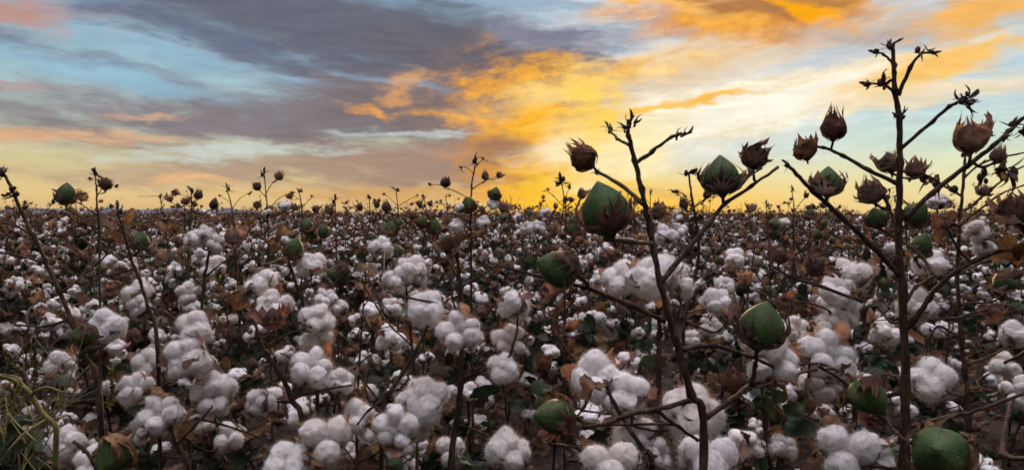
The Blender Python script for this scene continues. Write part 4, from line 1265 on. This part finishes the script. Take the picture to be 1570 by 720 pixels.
# twigs that break the skyline further back: (x of stem foot, polyline, depth, what they carry, label)
SKY = [
    ([(152, 360), (149, 320), (148, 290), (145, 264)], 1.7, [([(149, 300), (156, 290), (162, 284)], .0014), ([(150, 330), (122, 312), (104, 306)], .0018), ([(150, 350), (104, 322), (88, 330), (56, 350)], .0016)],
     [('green', 102, 298, 30, (.15, .95, .2)), ('dry', 128, 300, 22, (.4, .7, .2)), ('dry', 162, 282, 24, (.1, 1, .1)), ('bud', 145, 264, 24, (0, 1, 0)), ('bud', 140, 274, 14, (-.8, .3, 0)), ('bud', 80, 310, 20, (-.2, 1, 0)), ('bud', 177, 284, 16, (.8, .5, 0))],
     'cotton plant breaking the left skyline with one green boll and two dry brown ones'),
    ([(412, 380), (410, 330), (408, 300), (405, 268)], 2.0, [([(408, 296), (418, 280), (426, 274)], .0012), ([(408, 302), (398, 292), (392, 286)], .0012), ([(410, 322), (428, 304), (446, 296)], .0012)],
     [('dry', 428, 270, 15, (.5, .8, .1)), ('dry', 394, 286, 15, (-.5, .7, .1)), ('bud', 405, 267, 18, (0, 1, 0)), ('open', 437, 316, 22, (.2, .8, .3)), ('dry', 452, 316, 16, (.2, .9, .1)), ('open', 408, 325, 14, (-.3, .7, .3)), ('bud', 447, 296, 12, (.8, .5, 0))],
     'forked cotton twig on the left skyline, two dry bolls over a small white one'),
    ([(722, 400), (722, 330), (723, 285), (727, 262), (729, 246)], 1.8, [([(722, 306), (700, 294), (676, 284), (660, 283)], .0014), ([(724, 290), (742, 278), (764, 270)], .0014), ([(726, 266), (714, 256), (706, 258)], .0010), ([(728, 258), (736, 248), (742, 244)], .0010), ([(722, 330), (744, 318), (756, 306)], .0014)],
     [('dry', 683, 279, 19, (.1, .9, .1)), ('dry', 744, 269, 17, (0, 1, .1)), ('dry', 766, 268, 12, (.4, .8, .1)), ('green', 759, 297, 20, (.2, .9, .1)), ('bud', 729, 246, 22, (0, 1, 0)), ('bud', 706, 258, 14, (-.7, .5, 0)), ('bud', 742, 244, 14, (.7, .5, 0)), ('bud', 659, 283, 14, (-.9, .2, 0)), ('green', 719, 314, 24, (-.2, .7, .4)), ('open', 706, 318, 22, (-.4, .5, .4)), ('open', 756, 312, 20, (.2, .4, .5)), ('dry', 772, 318, 18, (.2, .9, .1)), ('open', 740, 340, 24, (0, .6, .5)), ('open', 700, 345, 22, (0, .6, .5))],
     'tall candelabra cotton twig on the skyline left of the brightest cloud'),
    ([(866, 420), (868, 350), (866, 310), (860, 276)], 1.9, [([(867, 320), (848, 300), (838, 292)], .0011), ([(866, 305), (872, 290)], .0010), ([(868, 330), (884, 318), (896, 310)], .0013)],
     [('bud', 860, 276, 26, (0, 1, 0)), ('bud', 864, 280, 22, (.4, .8, 0)), ('bud', 856, 282, 20, (-.5, .8, 0)), ('bud', 838, 291, 14, (-.6, .6, 0)), ('bud', 872, 288, 14, (.5, .8, 0)), ('dry', 892, 298, 17, (.2, .9, .1)), ('dry', 876, 306, 10, (.2, .9, .1)), ('green', 880, 352, 22, (0, .9, .2)), ('green', 884, 340, 18, (.2, .9, .2))],
     'thin tufted cotton twig under the orange cloud left of the biggest green boll'),
    ([(608, 400), (610, 345), (610, 320), (607, 290)], 2.3, [([(610, 316), (598, 304), (590, 298)], .0010), ([(610, 316), (626, 306), (640, 300)], .0010)],
     [('bud', 607, 290, 18, (0, 1, 0)), ('bud', 590, 298, 10, (-.7, .5, 0)), ('dry', 592, 316, 20, (-.1, .9, .1)), ('green', 612, 342, 16, (0, .9, .2)), ('green', 600, 350, 22, (-.3, .8, .2)), ('bud', 640, 300, 10, (.8, .4, 0))],
     'small three-pronged cotton twig on the skyline at centre left'),
    ([(288, 390), (292, 340), (294, 310), (292, 290)], 2.1, [([(293, 316), (300, 304), (304, 300)], .0010), ([(292, 330), (282, 316)], .0010)],
     [('bud', 292, 290, 18, (0, 1, 0)), ('dry', 304, 299, 15, (.2, .9, .1)), ('dry', 284, 308, 14, (-.2, .9, .1)), ('dry', 298, 312, 12, (.2, .8, .1)), ('dry', 328, 314, 16, (.2, .9, .1)), ('dry', 260, 304, 13, (-.2, .9, .1)), ('leaf', 250, 330, 40, (-.3, .6, .3)), ('leaf', 232, 322, 34, (-.3, .8, .2))],
     'cluster of small dry bolls and brown leaves on the left skyline over the hills'),
    ([(362, 390), (358, 340), (354, 312), (348, 290)], 2.2, [([(356, 320), (368, 304), (382, 296)], .0010), ([(354, 310), (344, 304), (338, 301)], .0008)],
     [('bud', 348, 289, 16, (-.1, 1, 0)), ('bud', 382, 296, 10, (.8, .5, 0)), ('dry', 394, 314, 15, (0, .9, .1)), ('bud', 338, 300, 10, (-.8, .4, 0))],
     'bare slanting cotton twig with tiny buds on the skyline right of the hills'),
    ([(462, 390), (464, 345), (462, 312), (458, 292)], 2.3, [([(463, 318), (474, 306), (482, 300)], .0010), ([(462, 308), (450, 300), (442, 300)], .0009)],
     [('bud', 458, 292, 16, (0, 1, 0)), ('dry', 484, 320, 14, (0, 1, .1)), ('dry', 444, 300, 12, (-.3, .8, .1)), ('bud', 478, 301, 10, (.8, .6, 0)), ('bud', 462, 292, 12, (.6, .8, 0))],
     'Y-shaped cotton twig on the skyline with one dry boll at its left arm'),
    ([(516, 400), (515, 345), (514, 310)], 2.2, [([(514, 320), (504, 318)], .0009)],
     [('bud', 514, 308, 18, (0, 1, 0)), ('dry', 505, 322, 16, (-.3, .8, .1)), ('green', 470, 346, 22, (0, .9, .3)), ('green', 497, 354, 20, (0, .9, .3)), ('green', 478, 362, 18, (.2, .9, .3))],
     'straight short cotton twig on the skyline above a patch of green bolls'),
    ([(1180, 400), (1176, 345), (1175, 315)], 2.6, [([(1176, 330), (1164, 318)], .0009)],
     [('bud', 1175, 314, 14, (0, 1, 0)), ('dry', 1152, 318, 16, (.2, .9, .1)), ('open', 1126, 395, 34, (0, .7, .4)), ('green', 1186, 345, 16, (0, 1, .1)), ('green', 1188, 358, 18, (.1, 1, .1))],
     'short cotton twig on the skyline between the two tall plants'),
    ([(1216, 400), (1216, 345), (1217, 315), (1214, 292)], 2.3, [([(1216, 326), (1226, 312), (1234, 304)], .0010), ([(1216, 322), (1206, 312)], .0009)],
     [('bud', 1214, 290, 12, (0, 1, 0)), ('dry', 1236, 300, 9, (.5, .7, 0)), ('bud', 1205, 311, 10, (-.7, .5, 0)), ('dry', 1240, 318, 10, (.3, .9, 0)), ('green', 1242, 328, 17, (0, 1, .1)), ('open', 1202, 340, 18, (0, .7, .4))],
     'hair-thin cotton twig on the skyline below the left arm of the tallest plant'),
    ([(1000, 380), (998, 340), (997, 318), (997, 294)], 2.6, [([(997, 322), (1006, 312)], .0009), ([(997, 312), (988, 304)], .0009)],
     [('bud', 997, 294, 12, (0, 1, 0)), ('bud', 1006, 312, 10, (.7, .6, 0)), ('dry', 1010, 326, 26, (.3, .4, .2)), ('dry', 1048, 310, 13, (0, 1, .1)), ('open', 1042, 352, 26, (.2, .6, .4))],
     'tiny cotton twig seen through the fork of the tall middle plant on the horizon'),
    ([(560, 390), (566, 350), (567, 326), (566, 305)], 2.5, [([(566, 330), (576, 318), (580, 308)], .0009), ([(566, 326), (558, 316)], .0008)],
     [('bud', 566, 304, 14, (0, 1, 0)), ('bud', 580, 308, 12, (.4, .9, 0)), ('dry', 552, 318, 12, (-.3, .9, .1)), ('green', 588, 350, 18, (0, 1, .2)), ('dry', 578, 314, 12, (.2, .9, .1))],
     'paired thin cotton twigs on the skyline just left of centre'),
    ([(648, 390), (654, 350), (654, 326), (650, 305)], 2.5, [([(654, 330), (664, 316), (676, 308)], .0009), ([(654, 326), (644, 312)], .0008)],
     [('bud', 650, 304, 12, (0, 1, 0)), ('dry', 643, 312, 12, (-.3, .9, .1)), ('dry', 660, 312, 10, (.3, .9, .1)), ('green', 648, 340, 18, (0, 1, .2)), ('green', 666, 348, 24, (.1, 1, .2)), ('dry', 632, 330, 14, (0, 1, .1)), ('bud', 676, 308, 10, (.8, .5, 0)), ('dry', 664, 330, 14, (0, 1, .1))],
     'cotton twig with tiny dry bolls on the skyline left of the candelabra twig'),
    ([(800, 390), (806, 350), (806, 330)], 2.6, [([(806, 340), (796, 334)], .0009)],
     [('open', 836, 325, 19, (0, .9, .3)), ('open', 794, 332, 16, (-.3, .7, .3)), ('dry', 812, 326, 15, (0, 1, .1)), ('bud', 806, 326, 14, (0, 1, 0)), ('open', 826, 348, 24, (.2, .6, .5)), ('open', 808, 348, 24, (-.2, .6, .5)), ('dry', 852, 316, 10, (0, 1, .1))],
     'cotton plant with small white bolls sitting on the horizon under the brightest glow'),
]
for i, (stem, dep, brs, its, lab) in enumerate(SKY):
    photo_plant('cotton_plant', lab, dep, stem, 0.0036, 0.0013, [(p, r, .0008, .03) for p, r in brs], its, seed=60 + i, lod='mid')

# ------------------------------------------------------------------ the yellowing weed in the lower left corner
def build_weed():
    rng = np.random.default_rng(5)
    d = 0.72
    root = bpy.data.objects.new('weed', None)
    base = P3(84, 655, d)
    base[2] = 0
    COL.objects.link(root)
    root.location = Vector(base)
    root['label'] = 'yellowing weed with a bent stalk and seed spikes in the lower left corner'
    root['category'] = 'weed'

    def tb(name, pts, r0, r1, per=6, mat=M_WEED):
        c = spline([P3(x, y, d + z) - base for x, y, z in pts], per)
        mb = MB()
        t = np.linspace(0, 1, len(c))
        tube(mb, c, r0 + (r1 - r0) * t, 8, 0, True, 0.06, rng)
        obj(name, mb.mesh(name, [mat]), root)
    low = [(84, 720, .0), (86, 672, .0), (84, 650, 0), (66, 634, 0), (48, 606, 0), (36, 592, 0), (16, 580, .01), (-14, 572, .02)]
    g = P3(84, 720, d)
    tb('stalk', low, 0.0027, 0.0020)
    for p in ([(48, 606, 0), (56, 598, -.01), (74, 593, -.01), (94, 600, -.01), (114, 602, 0)], [(66, 640, 0), (50, 645, .01), (36, 642, .02)],
              [(36, 592, 0), (26, 578, 0), (6, 574, .01)], [(84, 642, 0), (104, 636, .02), (112, 650, .03)], [(72, 642, 0), (40, 662, -.02), (18, 684, -.03), (2, 708, -.03)],
              [(30, 588, 0), (22, 610, .0), (24, 626, .0)]):
        tb('tendril', p, 0.0016, 0.0008)
    for (x0, y0, x1, y1) in [(52, 596, 53, 528), (20, 574, 8, 536), (30, 590, 33, 622), (4, 600, 2, 655), (168, 628, 170, 566), (12, 618, 14, 640), (40, 600, 27, 560)]:
        c = spline([P3(x0, y0, d + .03) - base, P3((x0 + x1) / 2 + 3, (y0 + y1) / 2, d + .03) - base, P3(x1, y1, d + .02) - base], 12)
        mb = MB()
        tube(mb, c, np.linspace(0.0011, 0.0005, len(c)), 5, 0)
        v, f = ico(1)
        for k in range(110):
            t = rng.uniform(0.1, 1) * (len(c) - 1)
            q = c[int(t)] * (1 - t % 1) + c[min(len(c) - 1, int(t) + 1)] * (t % 1)
            mb.add(v * rng.uniform(.0008, .0019, 3) + q + rng.normal(0, .0022 * (1.1 - t / len(c)), 3), f, 0)
        obj('seed_spike', mb.mesh('seed_spike', [M_SPIKE]), root)
    for (x, y, w) in [(14, 650, 60), (30, 672, 60), (8, 690, 60), (40, 560, 22)]:
        sc = w * d / F_PX / WIDTH['gleaf']
        obj('leaf', LIB['gleaf', 'near'][int(x) % 3], root, frame(P3(x, y, d + .05) - base, img_axis(rng.uniform(-.6, .6), .4, .6), rng.uniform(0, 6), sc))

    for k in range(46):
        x0, y0 = rng.uniform(-30, 90), rng.uniform(600, 760)
        a, L = rng.uniform(-.9, .9), rng.uniform(50, 150)
        bend = rng.uniform(-40, 40)
        z = rng.uniform(-.03, .22)
        pts = [(x0, y0, z), (x0 + L * .5 * math.sin(a), y0 - L * .5 * math.cos(a), z + .01), (x0 + L * math.sin(a) + bend, y0 - L * math.cos(a) + abs(bend) * .4, z + .02)]
        tb('grass_blade', pts, 0.0009, 0.0004, 5, M_WEED if k % 3 else M_SPIKE)


build_weed()


# ------------------------------------------------------------------ the plants of the field
def field_plant(seed, height=0.93, dense=1.0, low=False):
    """One bushy cotton plant ready for picking: main stem, zigzag fruiting branches, bolls, dead leaves, a bare top."""
    rng = np.random.default_rng(seed)
    pl = Plant(rng)
    pts = [np.array([0, 0, 0.0])]
    nseg = 8
    d = np.array([rng.uniform(-.1, .1), rng.uniform(-.1, .1), 1.0])
    for i in range(nseg):
        d = d + np.array([rng.normal(0, .09), rng.normal(0, .09), 0.1])
        d = d / np.linalg.norm(d)
        pts.append(pts[-1] + d * height / nseg)
    k = height / pts[-1][2]
    pts = [p * np.array([1, 1, k]) for p in pts]
    sides = 5 if low else 8
    c = pl.wood(pts, 0.0052, 0.0015, main=True, sides=sides, per=3 if low else 5)
    wood = list(c)
    phi = rng.uniform(0, 6.28)
    z = 0.24
    bare = height - (rng.uniform(0.13, 0.25) if low else rng.uniform(0.10, 0.20))
    while z < height - 0.03:
        i = int(np.argmin([abs(p[2] - z) for p in wood]))
        p = wood[i]
        phi += 2.36 + rng.normal(0, .4)
        rel = (z - 0.24) / (height - 0.24)
        L = (0.24 - 0.17 * rel) * rng.uniform(.6, 1.15)
        up = rng.uniform(0.15, 0.75)
        e = np.array([math.cos(phi), math.sin(phi), up])
        e /= np.linalg.norm(e)
        n = 2 if L < 0.12 else 3
        path = [p]
        s = np.array([-math.sin(phi), math.cos(phi), 0])
        for j in range(n):
            path.append(path[-1] + e * L / n + s * (0.016 if j % 2 else -0.016) * rng.uniform(.5, 1.2) + np.array([0, 0, rng.normal(0, .010)]))
        pl.wood(path, 0.0024 - 0.0009 * rel, 0.0010, sides=4 if low else 6, per=2 if low else 4)
        for q in path[1:]:
            if rng.random() < 0.9:
                t = rng.normal(0, 1, 3) + e * 0.6 + np.array([0, 0, .35])
                t *= rng.uniform(.03, .10) / np.linalg.norm(t)
                pl.wood([q, q + t * .5 + rng.normal(0, .005, 3), q + t], 0.0013, 0.0006, sides=3 if low else 5, per=1 if low else 2, knob=False)
        for j, q in enumerate(path[1:]):
            top = z > bare
            r = rng.random()
            outw = e * rng.uniform(.1, .9) + np.array([0, 0, rng.uniform(.1, 1.1)]) + rng.normal(0, .25, 3)
            if top:
                kind = 'bud' if r < .45 else 'dry' if r < .78 else 'leaf' if r < .88 else 'green' if r < .92 else None
            elif rel > .66:
                kind = 'open' if r < .31 else 'green' if r < .38 else 'dry' if r < .62 else 'leaf' if r < .95 else None
            elif rel < .34:
                kind = 'open' if r < .26 else 'dry' if r < .36 else 'leaf' if r < .52 else 'gleaf' if r < .97 else None
            else:
                kind = 'open' if r < .43 * dense else 'green' if r < .49 else 'dry' if r < .61 else 'leaf' if r < .76 else 'gleaf' if r < .98 else None
            if kind is None:
                continue
            sc = {'open': rng.uniform(.52, .84), 'green': rng.uniform(.62, .95), 'dry': rng.uniform(.5, .9), 'leaf': rng.uniform(.6, 1.15), 'gleaf': rng.uniform(.7, 1.2), 'bud': rng.uniform(.8, 1.3)}[kind]
            if top and kind in ('dry', 'leaf', 'green'):
                sc *= .75
            if kind in ('leaf', 'gleaf'):
                outw[2] = rng.uniform(-1, .5)
            pl.items.append((kind, frame(q, outw, rng.uniform(0, 6.28), sc) @ squash(rng, kind), int(rng.integers(0, 999)), True))
        if rel < .62 and rng.random() < .55:
            a = rng.normal(0, 1, 3) + np.array([0, 0, -.3])
            a /= np.linalg.norm(a)
            pl.items.append(('gleaf' if rng.random() < .6 else 'leaf', frame(p + a * .03, a, rng.uniform(0, 6.28), rng.uniform(.7, 1.25)), int(rng.integers(0, 999)), True))
        z += rng.uniform(0.034, 0.062)
    tip = wood[-1]
    for _ in range(2):
        pl.items.append(('bud', frame(tip, rng.normal(0, .4, 3) + np.array([0, 0, 1]), rng.uniform(0, 6), rng.uniform(.9, 1.4)), int(rng.integers(0, 99)), True))
    return pl


ROW_DIR = math.radians(14)


def row_positions(r_lo, r_hi, half_deg, spacing=0.92, step=0.135, seed=3, keep=None):
    rng = np.random.default_rng(seed)
    out = []
    c, s = math.cos(ROW_DIR), math.sin(ROW_DIR)
    n = int(r_hi / spacing) + 3
    for i in range(-n, n + 1):
        m = int(r_hi / step) + 3
        u = np.arange(-m, m + 1) * step + rng.normal(0, .035, 2 * m + 1) + rng.uniform(0, step)
        v = i * spacing + 0.35 + rng.normal(0, .075, 2 * m + 1)
        x, y = u * c - v * s, u * s + v * c
        r = np.hypot(x, y)
        az = np.degrees(np.arctan2(x, y))
        ok = (r > r_lo) & (r < r_hi) & (np.abs(az) < half_deg) & (y > r_lo * 0.8)
        if keep is not None:
            ok &= rng.random(len(r)) < keep(r)
        out += list(zip(r[ok], x[ok], y[ok]))
    out = [p for p in out if p[0] < 1.9 or mnoise.noise(Vector((p[1] * 1.1, p[2] * .8, 2.2))) > -0.25]
    out.sort()
    return out


def lie(x, y):
    """Patches of taller and shorter growth across the field."""
    return 0.075 * mnoise.noise(Vector((x * .55, y * .33, 4.2))) + 0.05 * mnoise.noise(Vector((x * 1.7, y * .9, 9.2)))


N_HAND = sum(1 for o in COL.objects if o.type == 'EMPTY' and o.get('category') == 'cotton plant')
N_FIELD = 296 - N_HAND
pos = row_positions(1.32, 12.0, 39.0)
rngf = np.random.default_rng(17)
protos = [field_plant(500 + i, 0.93, 1.05) for i in range(9)]
R_PARTS = 4.6
roots = {}
near = [p for p in pos[:N_FIELD] if p[0] < R_PARTS]
far = [p for p in pos[:N_FIELD] if p[0] >= R_PARTS]
for i, (r, x, y) in enumerate(near):
    k = int(rngf.integers(0, len(protos)))
    rz = rngf.uniform(0, 6.28)
    h = rngf.uniform(0.80, 0.95) if r < 2.4 else rngf.uniform(0.83, 1.02) + (0.09 if rngf.random() < .2 else 0)
    w = rngf.uniform(0.9, 1.12)
    h += lie(x, y) if r > 2.4 else 0
    lab = 'bushy cotton plant in the nearer rows of the field, white bolls and brown leaves'
    grp = 'cotton plants in the nearer rows behind the front plants'
    if k not in roots:
        roots[k] = protos[k].spawn('cotton_plant', (x, y, 0), lab, grp, 'mid')
        roots[k].rotation_euler = (0, 0, rz)
        roots[k].scale = (w, w, h)
    else:
        copy_plant(roots[k], (x, y, 0), rz, (w, w, h), lab, grp)
far_protos = [field_plant(700 + i, 0.93, 1.05, low=True) for i in range(8)]
far_meshes = [p.flat('cotton_plant') for p in far_protos]
far_objs = {}
for i, (r, x, y) in enumerate(far):
    k = int(rngf.integers(0, len(far_meshes)))
    o = bpy.data.objects.new('cotton_plant', far_meshes[k])
    COL.objects.link(o)
    o.location = (x, y, 0)
    o.rotation_euler = (0, 0, rngf.uniform(0, 6.28))
    w = rngf.uniform(0.9, 1.15)
    o.scale = (w, w, rngf.uniform(0.85, 1.06) + (rngf.uniform(.06, .18) if rngf.random() < .3 else 0) + lie(x, y))
    o['label'] = 'small distant cotton plant in the middle rows of the field, specks of white among brown'
    o['category'] = 'cotton plant'
    o['group'] = 'cotton plants in the middle rows of the field'
    far_objs.setdefault(k, o)

# the rest of the field, to the horizon: one mass nobody could count
def build_far_field():
    r0 = far[-1][0]
    P = row_positions(r0, 130.0, 42.0, keep=lambda r: np.minimum(1.0, 13.0 / r), seed=9)
    rng = np.random.default_rng(23)
    n = len(P)
    me = bpy.data.meshes.new('far_cotton_rows')
    me.from_pydata([(x, y, 0.0) for _, x, y in P], [], [])
    a = me.attributes.new('turn', 'FLOAT_VECTOR', 'POINT')
    rot = np.zeros((n, 3))
    rot[:, 2] = rng.uniform(0, 6.28, n)
    a.data.foreach_set('vector', rot.ravel())
    a = me.attributes.new('size', 'FLOAT_VECTOR', 'POINT')
    sz = np.ones((n, 3))
    rr = np.array([p[0] for p in P])
    w = rng.uniform(0.95, 1.2, n) * np.clip(rr / 60, 1.0, 1.7)
    sz[:, 0] = sz[:, 1] = w
    sz[:, 2] = rng.uniform(0.84, 1.07, n) + (rng.random(n) < .30) * rng.uniform(.08, .24, n) + np.array([lie(x, y) for _, x, y in P])
    a.data.foreach_set('vector', sz.ravel())
    a = me.attributes.new('which', 'INT', 'POINT')
    a.data.foreach_set('value', rng.integers(0, len(far_objs), n).astype(np.int32))
    o = obj('far_cotton_rows', me)
    o['kind'] = 'stuff'
    o['label'] = 'distant cotton rows merging into one brown and white mass at the horizon'
    gt = bpy.data.node_groups.new('far_cotton_rows', 'GeometryNodeTree')
    gt.interface.new_socket('Geometry', in_out='INPUT', socket_type='NodeSocketGeometry')
    gt.interface.new_socket('Geometry', in_out='OUTPUT', socket_type='NodeSocketGeometry')
    gi, go = gt.nodes.new('NodeGroupInput'), gt.nodes.new('NodeGroupOutput')
    g2i = gt.nodes.new('GeometryNodeGeometryToInstance')
    for k in sorted(far_objs):
        oi = gt.nodes.new('GeometryNodeObjectInfo')
        oi.inputs['Object'].default_value = far_objs[k]
        oi.inputs['As Instance'].default_value = False
        gt.links.new(oi.outputs['Geometry'], g2i.inputs[0])
    iop = gt.nodes.new('GeometryNodeInstanceOnPoints')

    def attr(name, typ):
        nd = gt.nodes.new('GeometryNodeInputNamedAttribute')
        nd.data_type = typ
        nd.inputs['Name'].default_value = name
        return nd.outputs['Attribute']
    gt.links.new(gi.outputs[0], iop.inputs['Points'])
    gt.links.new(g2i.outputs[0], iop.inputs['Instance'])
    iop.inputs['Pick Instance'].default_value = True
    gt.links.new(attr('which', 'INT'), iop.inputs['Instance Index'])
    e2r = gt.nodes.new('FunctionNodeEulerToRotation')
    gt.links.new(attr('turn', 'FLOAT_VECTOR'), e2r.inputs[0])
    gt.links.new(e2r.outputs[0], iop.inputs['Rotation'])
    gt.links.new(attr('size', 'FLOAT_VECTOR'), iop.inputs['Scale'])
    gt.links.new(iop.outputs[0], go.inputs[0])
    md = o.modifiers.new('rows', 'NODES')
    md.node_group = gt
    print('far plants', n, 'near', len(near), 'mid', len(far), 'r0', r0, 'hand', N_HAND)


build_far_field()


def build_litter():
    """Dead leaves, twigs and scraps of lint on the soil."""
    rng = np.random.default_rng(31)
    mb = MB()
    mats = [M_LEAF_DRY, M_BRACT, M_COTTON, M_STEM]
    src = []
    for me in LIB['leaf', 'low'] + LIB['dbract', 'low'][:2] + LIB['lint', 'low'][:2]:
        co = np.empty(len(me.vertices) * 3)
        me.vertices.foreach_get('co', co)
        src.append((co.reshape(-1, 3), [tuple(p.vertices) for p in me.polygons], 2 if 'lint' in me.name else 1 if 'bract' in me.name else 0))
    for i in range(5200):
        r = 0.9 + 6.5 * rng.random() ** 1.2
        a = math.radians(rng.uniform(-40, 40))
        p = np.array([r * math.sin(a), r * math.cos(a), rng.uniform(.012, .05)])
        if rng.random() < 0.35:
            q = rng.uniform(0, 6.28)
            e = np.array([math.cos(q), math.sin(q), rng.uniform(-.1, .3)]) * rng.uniform(.03, .12)
            tube(mb, [p, p + e * .5 + rng.normal(0, .008, 3), p + e], [.0022, .0018, .0012], 4, 3)
            continue
        k = int(rng.integers(0, len(src)))
        if src[k][2] == 2 and rng.random() < .85:
            k = 0
        co, fs, mi = src[k]
        M = np.array(frame((0, 0, 0), rng.normal(0, 1, 3), rng.uniform(0, 6), rng.uniform(.5, 1.1) * (.5 if mi == 2 else 1)))[:3, :3]
        mb.add(co @ M.T + p, fs, mi)
    o = obj('leaf_litter', mb.mesh('leaf_litter', mats))
    o['kind'] = 'stuff'
    o['label'] = 'dead leaves and twigs littering the soil between the plants'


build_litter()
